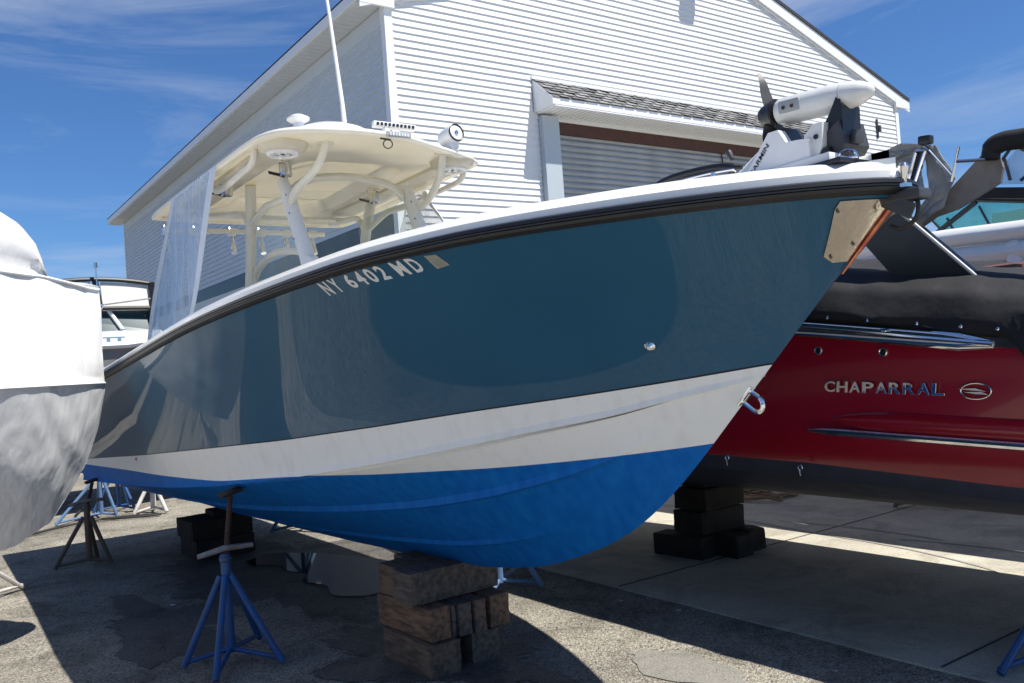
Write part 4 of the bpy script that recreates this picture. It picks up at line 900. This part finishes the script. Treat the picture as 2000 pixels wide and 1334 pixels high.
# ---------------------------------------------------------------- timber cribbing
def pile_block(name, c, size, rot, m, label, parent=None, group='timber blocks under the blue boat'):
    bm = bmesh.new(); bmesh.ops.create_cube(bm, size=1); bmesh.ops.subdivide_edges(bm, edges=bm.edges[:], cuts=7, use_grid_fill=True)
    V = []
    for v in bm.verts:
        q = Vector((v.co.x*size[0], v.co.y*size[1], v.co.z*size[2])); e = sum(1 for a_, b_ in zip(v.co, size) if abs(abs(a_)-.5) < 1e-4)
        nz_ = noise.noise(q*17+Vector(c)*5)
        if e >= 2: q *= 1-(.004+.018*max(0, nz_)*(1 if e == 2 else 1.6))*min(1, .10/max(size))*1.6; q -= Vector([math.copysign(.002+.006*max(0, noise.noise(q*23+Vector(c))), k_) if abs(abs(a_)-.5) < 1e-4 else 0 for k_, a_ in zip(q, v.co)])
        else: q += Vector((noise.noise(q*11), noise.noise(q*11+Vector((5, 0, 0))), noise.noise(q*11+Vector((0, 7, 0)))))*.004
        V.append(q)
    bm.verts.index_update(); F = [[v.index for v in f.verts] for f in bm.faces]; bm.free()
    R = Matrix.Rotation(rot, 4, 'Z')
    V = [R @ (v+Vector([.004*noise.noise(v*9+Vector(c)*3) for _ in range(3)])) + Vector(c) for v in map(Vector, V)]
    return obj(name, (V, F), m, None, label=label, cat='timber block', group=group, origin=(c[0], c[1], c[2]-size[2]/2))
W_ = M['wood']; H_ = .19
pile_block('timber_block', (-2.93, -.26, .095), (.56, .20, .185), .02, W_[0], 'bottom timber block nearest the camera in the front pile, its end dark stained')
pile_block('timber_block', (-3.02, .06, .092), (.66, .20, .18), -.04, W_[2], 'bottom timber block on the right of the front pile')
pile_block('timber_block', (-2.98, -.27, .285), (.60, .135, .185), .05, W_[1], 'leftmost reddish block in the middle layer of the front pile')
pile_block('timber_block', (-2.97, -.175, .283), (.58, .03, .18), .02, W_[2], 'thin board wedged in the middle layer of the front pile')
pile_block('timber_block', (-2.95, -.10, .284), (.58, .085, .182), -.02, W_[2], 'narrow grey block in the middle layer of the front pile')
pile_block('timber_block', (-2.95, -.01, .285), (.60, .075, .184), .0, W_[3], 'warm brown narrow block in the middle layer of the front pile')
pile_block('timber_block', (-2.96, .13, .285), (.60, .135, .185), .0, W_[1], 'rightmost brown block in the middle layer of the front pile')
pile_block('timber_block', (-2.90, -.08, .475), (.22, .60, .185), .03, W_[2], 'big weathered timber lying across the top of the front pile', )
pile_block('timber_block', (-3.13, -.06, .474), (.22, .58, .183), .0, W_[0], 'second timber across the top of the front pile, hidden behind the first')
pile_block('timber_block', (-3.24, -.03, .553), (.18, .34, .045), .0, W_[2], 'thin shim board between the front pile and the keel')
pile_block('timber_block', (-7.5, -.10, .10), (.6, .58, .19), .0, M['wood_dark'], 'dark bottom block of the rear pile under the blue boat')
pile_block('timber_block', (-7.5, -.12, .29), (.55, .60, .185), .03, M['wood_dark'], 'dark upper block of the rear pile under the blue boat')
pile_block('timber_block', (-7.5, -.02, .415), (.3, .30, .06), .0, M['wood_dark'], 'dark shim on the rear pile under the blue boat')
g2 = 'timber blocks under the red boat'
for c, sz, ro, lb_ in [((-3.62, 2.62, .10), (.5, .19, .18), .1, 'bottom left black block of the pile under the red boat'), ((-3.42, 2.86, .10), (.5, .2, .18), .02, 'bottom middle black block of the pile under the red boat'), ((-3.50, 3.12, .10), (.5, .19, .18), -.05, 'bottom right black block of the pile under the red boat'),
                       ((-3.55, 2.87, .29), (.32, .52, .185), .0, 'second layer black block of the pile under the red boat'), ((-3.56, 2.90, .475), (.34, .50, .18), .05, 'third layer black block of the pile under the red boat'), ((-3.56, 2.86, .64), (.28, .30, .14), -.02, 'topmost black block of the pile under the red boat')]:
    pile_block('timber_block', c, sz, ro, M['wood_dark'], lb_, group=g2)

# ---------------------------------------------------------------- red boat
red = empty('red_cruiser', (-3.6, 2.85, .7), 'red cruiser boat with navy bottom, chrome rail and black canvas cover', 'boat')
RS0, RS1, RC, RHB = .55, -7.6, 2.70, 1.17
def rhb(s, k=1.0):
    a = (s-RS1)/4.2; return RHB*k*(1-(1-min(1, max(0, a)))**2.2)**.8
def rsheer(s): return 1.60+.145*max(0, min(1.25, -.3-s))+.06*max(0, -1.55-s)+.0*s
def rkeel(s): return .60 if s > -5 else .60+.16*(-5-s)**1.9/1.8
rows_r = [(0, 0), (.55, .14), (.90, .27), (.945, .35), (.965, .48), (.975, .58), (.982, .70), (1.0, .90), (.995, 1.0)]
def rpt(s, j, side):
    k, f = rows_r[j]; zk = rkeel(s); zs = rsheer(s); fl = 1-.10*(1-f)*max(0, min(1, (-3-s)/3)); return Vector((s, RC+side*rhb(s)*k*fl, zk+(zs-zk)*f))
ss = [RS0+(RS1-RS0)*i/50 for i in range(51)]
V = []; F = []; mi = []; nr = len(rows_r)
for side_ in (-1, 1):
    b0 = len(V)
    for s in ss:
        for j in range(nr): V.append(rpt(s, j, side_))
    for i in range(50):
        for j in range(nr-1): F.append([b0+i*nr+j, b0+(i+1)*nr+j, b0+(i+1)*nr+j+1, b0+i*nr+j+1]); mi.append(1 if j < 3 else 0)
    F.append([b0+j for j in range(nr)]); mi.append(0)
rh = obj('hull', (V, F), [M['red_gel'], M['navy']], red, smooth=True, sharp=30)
cen = [sum((Vector(V[i]) for i in f), Vector())/len(f) for f in F]
for p in rh.data.polygons: p.material_index = mi[p.index]
obj('hull_deck', ([(s, RC+sd*rhb(s)*.98, rsheer(s)-.01) for s in ss for sd in (-1, 1)], [[2*i, 2*i+1, 2*i+3, 2*i+2] for i in range(50)]), M['white_hull'], red)
def redside(s, z, off_=0.0): return Vector((s, RC-rhb(s)*(.985+.015*min(1, max(0, (z-1.25)/.3)))-off_, z))
P = [Vector((s, RC-rhb(s)-.008, rsheer(s)+.012)) for s in ss if s < -.33]
obj('chrome_rail', tube(P, [.018]+[.044]*(len(P)-1), 12, flat=.45, up=(0, 0, 1)), M['chrome'], red, smooth=True)
P = [Vector((s, RC-rhb(s)-.018, rsheer(s)+.018)) for s in ss if s < -.36]
obj('chrome_rail_bead', tube(P, .013, 8), M['chrome'], red, smooth=True)
# raised red body moulding and its chrome strip
P = [Vector((s, RC-rhb(s)*.985-.012, 1.155+.045*(-.33-s))) for s in [-1.50+i*.1 for i in range(21)]]
obj('chrome_strip', tube(P, [.008, .018]+[.021]*(len(P)-2), 10), M['chrome'], red, smooth=True)
obj('side_moulding', tube([Vector((s, RC-rhb(s)*.985+.01, 1.225+.045*(-.33-s))) for s in [-1.35+i*.1 for i in range(20)]], [.01, .035, .05]+[.058]*17, 12, flat=.45, up=(0, 0, 1)), M['red_gel'], red, smooth=True)
for s, z in ((-1.385, 1.655), (-.995, 1.625)):
    p = redside(s, z, .002); vt = obj('side_vent', torus(p, (0, 1, 0), .020, .0055, 20, 8, 1.0), M['chrome'], red, smooth=True); obj('vent_hole', lathe([(0, .016), (.003, .016)], p, (0, -1, 0), 14), M['black'], vt)
for s, z in ((-2.12, 1.02), (-1.58, .99)):
    p = redside(s, z, .004); obj('drain_fitting', join(torus(p, (0, 1, 0), .014, .005, 16, 6), tube([p+Vector((0, -.004, -.01)), p+Vector((.01, -.01, -.045))], .004, 6)), M['stainless'], red, smooth=True)
word = 'CHAPARRAL'; x = -1.365; zz = 1.425
for k, ch in enumerate(word):
    V, F = text_geo(ch, .012, .05, .012); xs = [v.x for v in V]; ys = [v.y for v in V]; zs_ = [v.z for v in V]; x0, x1, y0, y1 = min(xs), max(xs), min(ys), max(ys)
    w = .066; hh = .060
    base = zz-.004*k*0; W = []
    for v in V:
        X = x+k*.0765+(v.x-x0)/(x1-x0)*w+(v.y-y0)/(y1-y0)*.010; Z = base+(v.y-y0)/(y1-y0)*hh-.055*(X+1.365)*.8
        W.append((X, redside(X, Z, .004).y-(v.z-min(zs_))*.07, Z))
    obj('name_letter', (W, F), M['chrome'], red)
p = redside(-.535, 1.415, .006)
lg = obj('maker_emblem', torus(p, (0, 1, 0), .038, .0045, 28, 8, 1.9), M['chrome'], red, smooth=True)
if True:
    lg.scale = (1, 1, 1)
obj('emblem_bird', join(prism([p+Vector((-.085, -.006, .012)), p+Vector((.0, -.006, .014)), p+Vector((.055, -.006, -.004)), p+Vector((.0, -.006, .002))], (0, .006, 0)), prism([p+Vector((-.055, -.006, -.004)), p+Vector((.03, -.006, -.004)), p+Vector((.06, -.006, -.018)), p+Vector((0, -.006, -.014))], (0, .006, 0))), M['chrome'], lg)
# black cockpit cover draped over the rail
def cov(u, v):
    s = .45-u*3.4
    prof = [(.012, .052), (-.012, .075), (-.01, .11), (.06, .24), (.26, .33), (.55, .37), (1.0, .40), (1.5, .40), (1.95, .32), (2.3, .07)]
    t = v*(len(prof)-1); i = min(int(t), len(prof)-2); f = t-i; a = prof[i][0]*(1-f)+prof[i+1][0]*f; b = prof[i][1]*(1-f)+prof[i+1][1]*f
    drop = max(0, min(1, (s+.36)/.22)); bb = b-(.30*drop if v < .25 else 0)
    z = rsheer(s)+bb+.045*max(0, min(1, -1-s))*(v > .2)
    w = .022*noise.noise(Vector((s*2.2, v*6, 1)))+.012*noise.noise(Vector((s*7, v*9+s*3, 4)))
    return Vector((s, RC-rhb(s)+a+(.03*noise.noise(Vector((s*4, v*3, 9))) if v > .1 else 0)-.045*drop*(v < .3), z+w*(1 if v > .05 else .2)))
cv = obj('canvas_cover', thick(grid(cov, 70, 40), (0, .004, -.006)), M['canvas_black'], red, smooth=True, sharp=80)
for s in (-1.30, -1.06, -.79, -.57, -.40):
    obj('cover_snap', lathe([(0, .010), (.004, .009), (.007, .004)], Vector((s, RC-rhb(s)-.016, rsheer(s)+.088)), (0, -1, .3), 10), M['chrome'], cv)
obj('cleat', join(obox((-.96, RC-RHB-.03, rsheer(-.96)+.045), (1, 0, 0), (0, 1, 0), (0, 0, 1), .05, .012, .01, .003), tube([(-.96, RC-RHB-.005, rsheer(-.96)+.02), (-.96, RC-RHB-.03, rsheer(-.96)+.045)], .006, 8)), M['chrome'], red)
# radar arch
def archp(t, w0, w1): return None
AP = [(-.58, 1.93), (-.93, 2.30), (-1.10, 2.47), (-1.25, 2.58)]
AQ = [(-.98, 1.93), (-1.26, 2.29), (-1.40, 2.42), (-1.55, 2.53)]
for side_ in (1.78,):
    obj('arch_leg', prism([(s, side_, z) for s, z in AP]+[(s, side_, z) for s, z in AQ[::-1]], (0, .10, 0)), M['canvas_black'] if side_ > 3 else M['black'], red)
    obj('arch_trim', tube([(s+.012, side_-.006, z) for s, z in AP], .010, 8), M['motor_grey'], red, smooth=True)
obj('seat_back', box(-1.55, -.55, 2.15, 2.35, 1.75, 2.05, .05), M['seat_brown'], red, smooth=True)
# weathered bimini canvas hanging off the arch
def sheet(corners, nu=14, nv=14, amp=.02, seed=0, th=.006):
    a, b, c, d = map(Vector, corners)
    nrm = (b-a).cross(d-a).normalized()
    def f(u, v):
        p = a.lerp(b, u).lerp(d.lerp(c, u), v); w = noise.noise(Vector((u*3.2+seed, v*3.2, seed)))+.5*noise.noise(Vector((u*8+seed, v*5, seed)))
        return p+nrm*amp*w*2
    return thick(grid(f, nu, nv), nrm*th)
bim = red
obj('bimini_canvas', sheet([(-1.37, 2.0, 2.72), (-1.08, 2.0, 2.785), (-.93, 2.0, 2.74), (-1.20, 2.0, 2.665)], amp=.02, seed=1), M['canvas_grey'], bim, smooth=True, label='grey bimini flap nearest the bow of the blue boat')
obj('bimini_canvas', sheet([(-1.34, 2.02, 2.715), (-1.20, 2.02, 2.665), (-.96, 2.02, 2.66), (-.94, 2.02, 2.74)], amp=.008, seed=5), M['canvas_grey'], bim, smooth=True)
obj('bimini_window', sheet([(-1.22, 2.0, 2.66), (-.97, 2.0, 2.665), (-.96, 2.0, 2.48), (-1.18, 2.0, 2.38)], amp=.008, seed=2), M['smoke_vinyl'], bim, smooth=True)
obj('bimini_canvas', sheet([(-.93, 1.98, 2.735), (-.87, 1.98, 2.72), (-.775, 1.98, 2.52), (-.93, 1.98, 2.45)], amp=.012, seed=3), M['canvas_grey'], bim, smooth=True)
obj('bimini_canvas', sheet([(-.93, 1.97, 2.455), (-.775, 1.97, 2.52), (-.85, 1.97, 2.38), (-1.14, 1.97, 2.235)], amp=.012, seed=4), M['canvas_grey'], bim, smooth=True)
obj('bimini_canvas', prism([(-.775, 2.02, 2.52), (-.63, 2.02, 2.635), (-.57, 2.02, 2.60), (-.55, 2.02, 2.53), (-.57, 2.02, 2.455), (-.66, 2.02, 2.415), (-.80, 2.02, 2.36), (-.92, 2.02, 2.34), (-1.14, 2.02, 2.235)], (0, .02, 0)), M['canvas_brown'], bim, label='brown grey bimini flap hanging in front of the clear enclosure')
obj('bimini_hinge', join(obox((-.91, 1.96, 2.755), (1, 0, -.1), (0, 1, 0), (.1, 0, 1), .07, .05, .05, .012)), M['black'], bim, smooth=True)
obj('arch_bracket', join(tube([(-1.03, 1.93, 2.50), (-.95, 1.93, 2.70)], .012, 8), tube([(-.99, 1.93, 2.49), (-.90, 1.93, 2.69)], .012, 8), tube([(-.955, 1.93, 2.70), (-.90, 1.93, 2.69)], .013, 8), tube([(-1.03, 1.93, 2.50), (-.98, 1.93, 2.49)], .013, 8)), M['chrome'], bim, smooth=True)
obj('arch_bracket_pad', obox((-.968, 1.945, 2.595), (.09, 0, .2), (0, 1, 0), (-.2, 0, .09), .20, .015, .035), M['black'], bim)
obj('bimini_rod', tube([(-.785, 1.95, 2.50), (-.73, 1.95, 2.675)], .007, 8), M['stainless'], bim, smooth=True)
obj('bimini_rod', tube([(-.745, 1.95, 2.60), (-.60, 1.95, 2.575)], .009, 8), M['stainless'], bim, smooth=True)
obj('bimini_rod', tube([(-.92, 1.96, 2.725), (-.78, 1.96, 2.52)], .008, 8), M['stainless'], bim, smooth=True)
obj('bimini_boot', tube(smoothpath([(-.60, 2.0, 2.575), (-.585, 2.0, 2.63), (-.53, 2.0, 2.655), (-.40, 2.0, 2.645), (.1, 2.0, 2.61)], 5), [.03]+[.045]*4+[.052]*16, 12), M['canvas_black'], bim, smooth=True)

# ---------------------------------------------------------------- white boat beyond the red one
wb = empty('white_cruiser', (-4.5, 6.2, .8), 'white cruiser with puffy ribbed side and teal windshield behind the red boat', 'boat')
def wside(s, z): return 4.61+.10*max(0, -2.5-s)**1.3*.25
for k in range(6):
    z0 = 1.62+k*.155; 
    def roll(u, v, z0=z0, k=k):
        s = 1.5-u*8.5; a = math.pi*v; zc = z0+.035*(-1.7-s)*(1 if s < -1.7 else .6)
        return Vector((s, wside(s, zc)-.06*math.sin(a)-.02*noise.noise(Vector((s*1.3, k, 0))), zc+.155*v+.02*noise.noise(Vector((s*.8, k*3, 1)))))
    obj('side_roll', thick(grid(roll, 60, 8), (0, .03, 0)), M['white_hull'], wb, smooth=True, sharp=60)
V = []; F = []
for i in range(41):
    s = 1.6-9*i/40; b_ = 1.35*(1-max(0, (-4.0-s)/3.6)**2.2); cy = 6.2
    sec = [(0, .75), (.55, 1.0), (.85, 1.15), (.97, 1.9), (.99, 2.42), (.6, 2.48), (0, 2.5)]
    for sd in (-1, 1):
        for a, z in sec: V.append((s, cy+sd*a*max(b_, .02), z+.03*(-1.7-s)))
n7 = 14
for i in range(40):
    for sd in (0, 1):
        for j in range(6): a = i*14+sd*7+j; F.append([a, a+14, a+15, a+1])
obj('hull', (V, F), M['white_hull'], wb, smooth=True)
# windshield
yw = 4.85
Wp = [(-2.55, 2.78), (-2.36, 2.86), (-1.65, 2.70), (-.8, 2.55), (-.8, 2.35), (-1.65, 2.47), (-2.38, 2.555)]
wsd = obj('cabin_windshield', prism([(s, yw, z) for s, z in Wp], (0, .012, 0)), M['teal_glass'], wb)
def bar(a, b, r, m, par, nm='windshield_frame'): obj(nm, tube([(a[0], yw-.01, a[1]), (b[0], yw-.01, b[1])], r, 8), m, par, smooth=True)
for a, b, r in [((-2.55, 2.78), (-2.36, 2.86), .012), ((-2.36, 2.86), (-1.65, 2.705), .016), ((-1.65, 2.705), (-.8, 2.55), .016), ((-2.38, 2.555), (-1.65, 2.47), .02), ((-1.65, 2.47), (-.8, 2.36), .02), ((-2.55, 2.78), (-2.38, 2.555), .012), ((-2.48, 2.575), (-2.10, 2.79), .022), ((-2.36, 2.70), (-2.30, 2.555), .010), ((-2.08, 2.75), (-1.98, 2.51), .010)]: bar(a, b, r, M['dark_grey'], wsd)
obj('windshield_visor', prism([(-2.30, yw-.05, 2.86), (-1.2, yw-.05, 2.64), (-.6, yw-.05, 2.52), (-.6, yw-.05, 2.60), (-1.2, yw-.05, 2.73), (-2.1, yw-.05, 2.91)], (0, .3, 0)), M['canvas_black'], wb)
obj('cabin_interior', box(-2.3, -.6, 5.5, 5.52, 2.35, 2.75), M['beige_canvas'], wb)
obj('enclosure_window', sheet([(-2.02, 4.9, 2.92), (-1.72, 4.9, 3.22), (-.9, 4.9, 3.02), (-.9, 4.9, 2.72)], amp=.01, seed=11), M['vinyl_clear'], wb, smooth=True)
for a, b in [((-2.06, 2.90), (-1.75, 3.24)), ((-1.78, 3.20), (-1.35, 2.85)), ((-1.86, 3.10), (-1.83, 2.92)), ((-1.35, 3.15), (-1.75, 2.90)), ((-1.75, 3.24), (-.9, 3.04))]:
    obj('enclosure_frame', tube([(a[0], 4.88, a[1]), (b[0], 4.88, b[1])], .014, 8), M['dark_grey'], wb, smooth=True)
obj('cushion_fender', lathe([(0, .03), (.03, .07), (.25, .07), (.28, .03)], (-1.72, 4.63, 2.12), (0, 0, 1), 14), M['vinyl_border'], wb, smooth=True)
stand((-3.2, 5.6, 0), .6, (-3.2, 5.8, .95), M['grey_steel'], 'grey jack stand under the white cruiser behind the red boat', group='stands under the white cruiser')

# ---------------------------------------------------------------- shrink-wrapped boat on the left (bow towards us, across the row)
wr = empty('shrink_wrapped_boat', (-5.3, -3.5, .5), 'boat in white shrink wrap at the left edge, creased skirt over its bow', 'boat')
TIP = Vector((-5.24, -1.46, 1.78)); ang = math.radians(94); fx = Vector((math.cos(ang), math.sin(ang), 0)); lx = Vector((-fx.y, fx.x, 0))
def wpt(a, y, z): return TIP-fx*a+lx*y+Vector((0, 0, z-1.78))
ST = [(0, 1.72), (.06, 1.45), (.16, 1.20), (.26, 1.04), (.40, .84), (.60, .73), (.85, .66), (1.4, .58), (4, .52), (7, .55)]
def wsec(a):
    w = 1.28*(1-(1-min(1, a/3.4))**2)**.75; zk = itp(ST, a); kz = 1.78+.004*a
    rt = 2.45+.055*min(a, 3)+.05*max(0, min(1, a/.4)); rx = max(0, w-.10-.16*min(1, a/.5))
    dome = itp([(0, 2.47), (.36, 2.54), (.385, 2.68), (.42, 2.80), (.49, 2.91), (.60, 2.99), (.84, 3.06), (2, 3.12), (4, 3.1), (6.5, 2.6)], a); dw = min(rx, .15+.5*min(1, max(0, a-.3)))
    P = [(0, zk), (.30*w, zk+.20*(kz-zk)), (.62*w, zk+.45*(kz-zk)), (.84*w, zk+.72*(kz-zk)), (w, kz-.03), (w+.015, kz), (w-.01, kz+.05), (w-.03-.02*min(1, a/.3), 2.02), (rx+.03, 2.28), (rx, rt), (max(0, rx-.05), rt+.02)]
    P += [(min(rx-.06, dw+.04) if rx > .1 else 0, rt+.05 if dome > rt+.1 else (rt+dome)/2), (dw*.96 if rx > .1 else 0, rt+.45*(max(dome, rt+.02)-rt)), (dw*.72 if rx > .1 else 0, rt+.82*(max(dome, rt+.02)-rt)), (0, max(dome, rt+.03))]
    return [(max(0, y), z) for y, z in P]
alist = [0, .015, .04, .08, .13, .19, .26, .34, .36, .385, .42, .48, .56, .66, .8, .95, 1.2, 1.5, 1.9, 2.4, 3, 3.6, 4.3, 5, 6, 7]
fine = []
for a, b in zip(alist[:-1], alist[1:]):
    k = 3 if a < 2 else 2
    fine += [a+(b-a)*i/k for i in range(k)]
fine.append(7)
V = []; F = []; nsec = None
for side_ in (1, -1):
    b0 = len(V)
    for a in fine:
        P = wsec(a); Q = []
        for i in range(len(P)-1):
            k = 5 if 1 < i < 10 else 2
            for j in range(k): f = j/k; Q.append((P[i][0]*(1-f)+P[i+1][0]*f, P[i][1]*(1-f)+P[i+1][1]*f))
        Q.append(P[-1]); nsec = len(Q)
        for j, (y, z) in enumerate(Q):
            p = wpt(a, y*side_, z)
            d = .026*noise.noise(Vector((a*6-z*3.2, z*1.3, 3+side_)))+.004*noise.noise(Vector((a*17-z*8, z*3.3, 7)))
            d *= 1 if abs(z-1.78) > .05 else .3
            d *= min(1, a/.08)
            V.append(p+lx*side_*d*(1 if y > .02 else 0)+Vector((0, 0, d*.4)))
    for i in range(len(fine)-1):
        for j in range(nsec-1): q = b0+i*nsec+j; F.append([q, q+nsec, q+nsec+1, q+1])
obj('shrink_wrap', (V, F), M['shrink'], wr, smooth=True, sharp=70)
P = []
for a in fine[::2]:
    w = 1.28*(1-(1-min(1, a/3.4))**2)**.75; P.append(wpt(a, -(w+.012), 1.775))
obj('wrap_seam', tube(P, .010, 6), M['shrink'], wr, smooth=True)
obj('wrap_seam', tube([wpt(a, -(max(0, 1.28*(1-(1-min(1, a/3.4))**2)**.75-.10-.16*min(1, a/.5))+.006), 2.45+.055*min(a, 3)+.05*max(0, min(1, a/.4))) for a in fine[::2]], .012, 6), M['shrink'], wr, smooth=True)

# ---------------------------------------------------------------- far cabin cruiser at the left
cz = empty('cabin_cruiser', (-13.2, 0, .5), 'white cabin cruiser with grey hull and black edged bimini far behind the blue boat', 'boat')
V = []; F = []
for i in range(31):
    y = 2.6-7.0*i/30; b_ = 1.35*(1-max(0, (y-.2)/2.6)**2)+.02; cxx = -13.3
    for sd in (1, -1):
        for a, z in [(0, .5), (.6, .72), (.93, 1.05), (1.0, 2.30), (1.02, 2.33)]: V.append((cxx+sd*a*b_, y, z+.10*max(0, y)))
for i in range(30):
    for sd in (0, 1):
        for j in range(4): a = i*10+sd*5+j; F.append([a, a+10, a+11, a+1])
obj('hull', (V, F), M['grey_hull'], cz, smooth=True)
obj('deck', thick(([(-13.3+sd*1.36*max(.03, (1-max(0, (y-.2)/2.6)**2)), y, 2.36+.1*max(0, y)) for y in [2.6-7.0*i/30 for i in range(31)] for sd in (1, -1)], [[2*i, 2*i+1, 2*i+3, 2*i+2] for i in range(30)]), (0, 0, .07)), M['white_hull'], cz)
obj('rub_band', tube([(-13.3+1.40*max(.03, (1-max(0, (y-.2)/2.6)**2)), y, 2.38+.1*max(0, y)) for y in [2.6-7.0*i/30 for i in range(31)]], .05, 8), M['white_hull'], cz, smooth=True)
obj('foredeck_house', box(-13.9, -12.35, -1.6, .65, 2.42, 2.62, .06), M['white_hull'], cz, smooth=True)
obj('cabin_window', prism([(-12.45, -1.45, 2.62), (-12.45, .62, 2.60), (-12.65, .52, 2.97), (-12.65, -1.45, 2.98)], (-.02, 0, 0)), M['dark_glass'], cz)
for a, b in [((-12.42, .10, 2.60), (-12.62, -.08, 2.97)), ((-12.42, -1.1, 2.60), (-12.62, -.95, 2.97)), ((-12.44, -1.4, 2.60), (-12.44, .62, 2.59)), ((-12.64, -1.4, 2.98), (-12.64, .58, 2.97))]:
    obj('window_post', tube([a, b], .032, 8), M['white_hull'], cz, smooth=True)
obj('cabin_window_pane', box(-12.43, -12.425, -.95, -.35, 2.66, 2.80), M['teal_glass'], cz)
bmv = []
for nm, y0, y1 in (('bimini_panel', -.98, -.30), ('bimini_panel', -.16, .50)):
    def bp(u, v, y0=y0, y1=y1):
        y = y0+(y1-y0)*u; top = 3.38-.10*((y+.2)/.9)**2; return Vector((-12.62+.12*v*0+.10*(1-v), y, 3.0+(top-3.0)*v))
    obj(nm, thick(grid(bp, 10, 5), (-.02, 0, 0)), M['beige_canvas'], cz, smooth=True)
arc = [(-12.60, y, 3.42-.10*((y+.2)/.9)**2) for y in [-1.5+i*.12 for i in range(19)]]
obj('bimini_frame', tube(arc, .035, 8), M['black'], cz, smooth=True)
obj('bimini_frame', tube([(-12.58, -.24, 3.40), (-12.50, -.20, 2.98)], .045, 8), M['black'], cz, smooth=True)
obj('bimini_frame', tube([(-12.58, .56, 3.36), (-12.50, .52, 2.70)], .05, 8), M['black'], cz, smooth=True)
obj('bimini_frame', tube([(-12.58, -1.1, 2.99), (-12.5, .5, 2.97)], .03, 8), M['black'], cz, smooth=True)
obj('whip_antenna', join(tube([(-12.5, -.22, 2.95), (-12.5, -.235, 3.62)], .010, 6), tube([(-12.5, -.235, 3.58), (-12.5, -.236, 3.66)], .028, 8)), M['stainless'], cz, smooth=True)
obj('bow_rail', join(tube([(-12.3, -.55, 2.96), (-12.2, .45, 3.08)], .012, 6), tube([(-12.2, -.20, 3.0), (-12.1, -.60, 2.45)], .012, 6), tube([(-12.3, -.55, 3.1), (-12.3, -.40, 2.96)], .012, 6)), M['stainless'], cz, smooth=True)
obj('deck_cleat', join(box(-12.2, -12.16, -.25, .05, 2.50, 2.52), box(-12.2, -12.16, -.20, -.15, 2.44, 2.50), box(-12.2, -12.16, -.05, 0, 2.44, 2.50)), M['stainless'], cz)

# ---------------------------------------------------------------- unseen boat added for the blue hull to mirror
nb_ = empty('added_mirror_boat', (-4, -9.6, .6), 'dark hulled boat added out of view for the glossy blue hull to mirror', 'boat')
V = []; F = []
for i in range(41):
    s_ = -9+9.6*i/40; b_ = 1.35*(1-max(0, (s_+4)/4.6)**2.1)+.02
    for sd in (-1, 1):
        for a, z in [(0, .55), (.55, .75), (.9, 1.0), (.97, 1.7), (1.0, 2.05), (.98, 2.10)]: V.append((s_, -9.6+sd*a*b_, z+max(0, s_+3)*.08+(.9*max(0, (s_+2.2)/2.8)**2 if z < .8 else 0)))
for i in range(40):
    for sd in (0, 1):
        for j in range(5): a = i*12+sd*6+j; F.append([a, a+12, a+13, a+1])
obj('hull', (V, F), M['navy'], nb_, smooth=True)
obj('deck', ([(-9+9.6*i/40, -9.6+sd*(1.33*(1-max(0, (-5+9.6*i/40)/4.6)**2.1)+.02), 2.10+max(0, -6+9.6*i/40)*.08) for i in range(41) for sd in (-1, 1)], [[2*i, 2*i+1, 2*i+3, 2*i+2] for i in range(40)]), M['white_hull'], nb_)
obj('cabin', box(-5.5, -2.6, -10.3, -8.9, 2.1, 2.9, .15), M['white_hull'], nb_, smooth=True)
obj('hardtop', box(-6.0, -3.2, -10.5, -8.7, 3.5, 3.58, .03), M['gelcoat_white'], nb_, smooth=True)
for a in ((-5.4, -10.2), (-5.4, -9.0), (-3.6, -10.2), (-3.6, -9.0)): obj('hardtop_post', tube([(a[0], a[1], 2.8), (a[0], a[1], 3.52)], .03, 8), M['stainless'], nb_)
# ---------------------------------------------------------------- rope and hose on the ground
P = []
for i in range(60):
    a = i*.42; r = .22+.10*math.sin(i*.9)+.05*noise.noise(Vector((i*.5, 0, 0))); P.append((-4.95+r*1.1*math.cos(a)+.1*math.sin(i*.23), 5.15+r*1.3*math.sin(a)+.12*math.cos(i*.31), .03+.012*(i % 5)))
P = [(-7.0, 4.6, .03), (-6.0, 4.8, .03)]+P+[(-4.6, 5.9, .03), (-4.3, 6.8, .03), (-4.2, 7.6, .03)]
obj('rope', tube(smoothpath(P, 3), .014, 6), M['rope'], smooth=True, label='tan rope lying in a loose coil on the concrete under the red boat', cat='rope')
obj('hose', tube(smoothpath([(-12.6, -.6, .03), (-11.6, -.8, .03), (-11.0, -.35, .03), (-10.8, .1, .03), (-11.2, -.6, .03), (-10.7, -1.5, .03), (-9.9, -2.3, .03), (-9.8, -3.2, .03)], 6), .016, 6), M['hose'], smooth=True, label='thin dark hose lying on sunlit asphalt behind the grey tripod stand', cat='hose')
V = []; F = []
for i, (x, y, w) in enumerate([ (-3.0, 1.35, .015), (-2.55, 1.45, .02), (-2.1, -.9, .012), (-5.6, -1.0, .03), (-1.2, 1.2, .012)]):
    k = len(V); V += [(x-w, y-w*.6, .012), (x+w, y-w*.4, .015), (x+w*.7, y+w*.7, .018), (x-w*.6, y+w*.5, .010)]; F.append([k, k+1, k+2, k+3])
obj('litter', thick((V, F), (0, 0, .002)), M['vinyl_border'], kind='stuff', label='pale scraps of litter on the asphalt', cat='litter')

scene.render.engine = 'CYCLES'
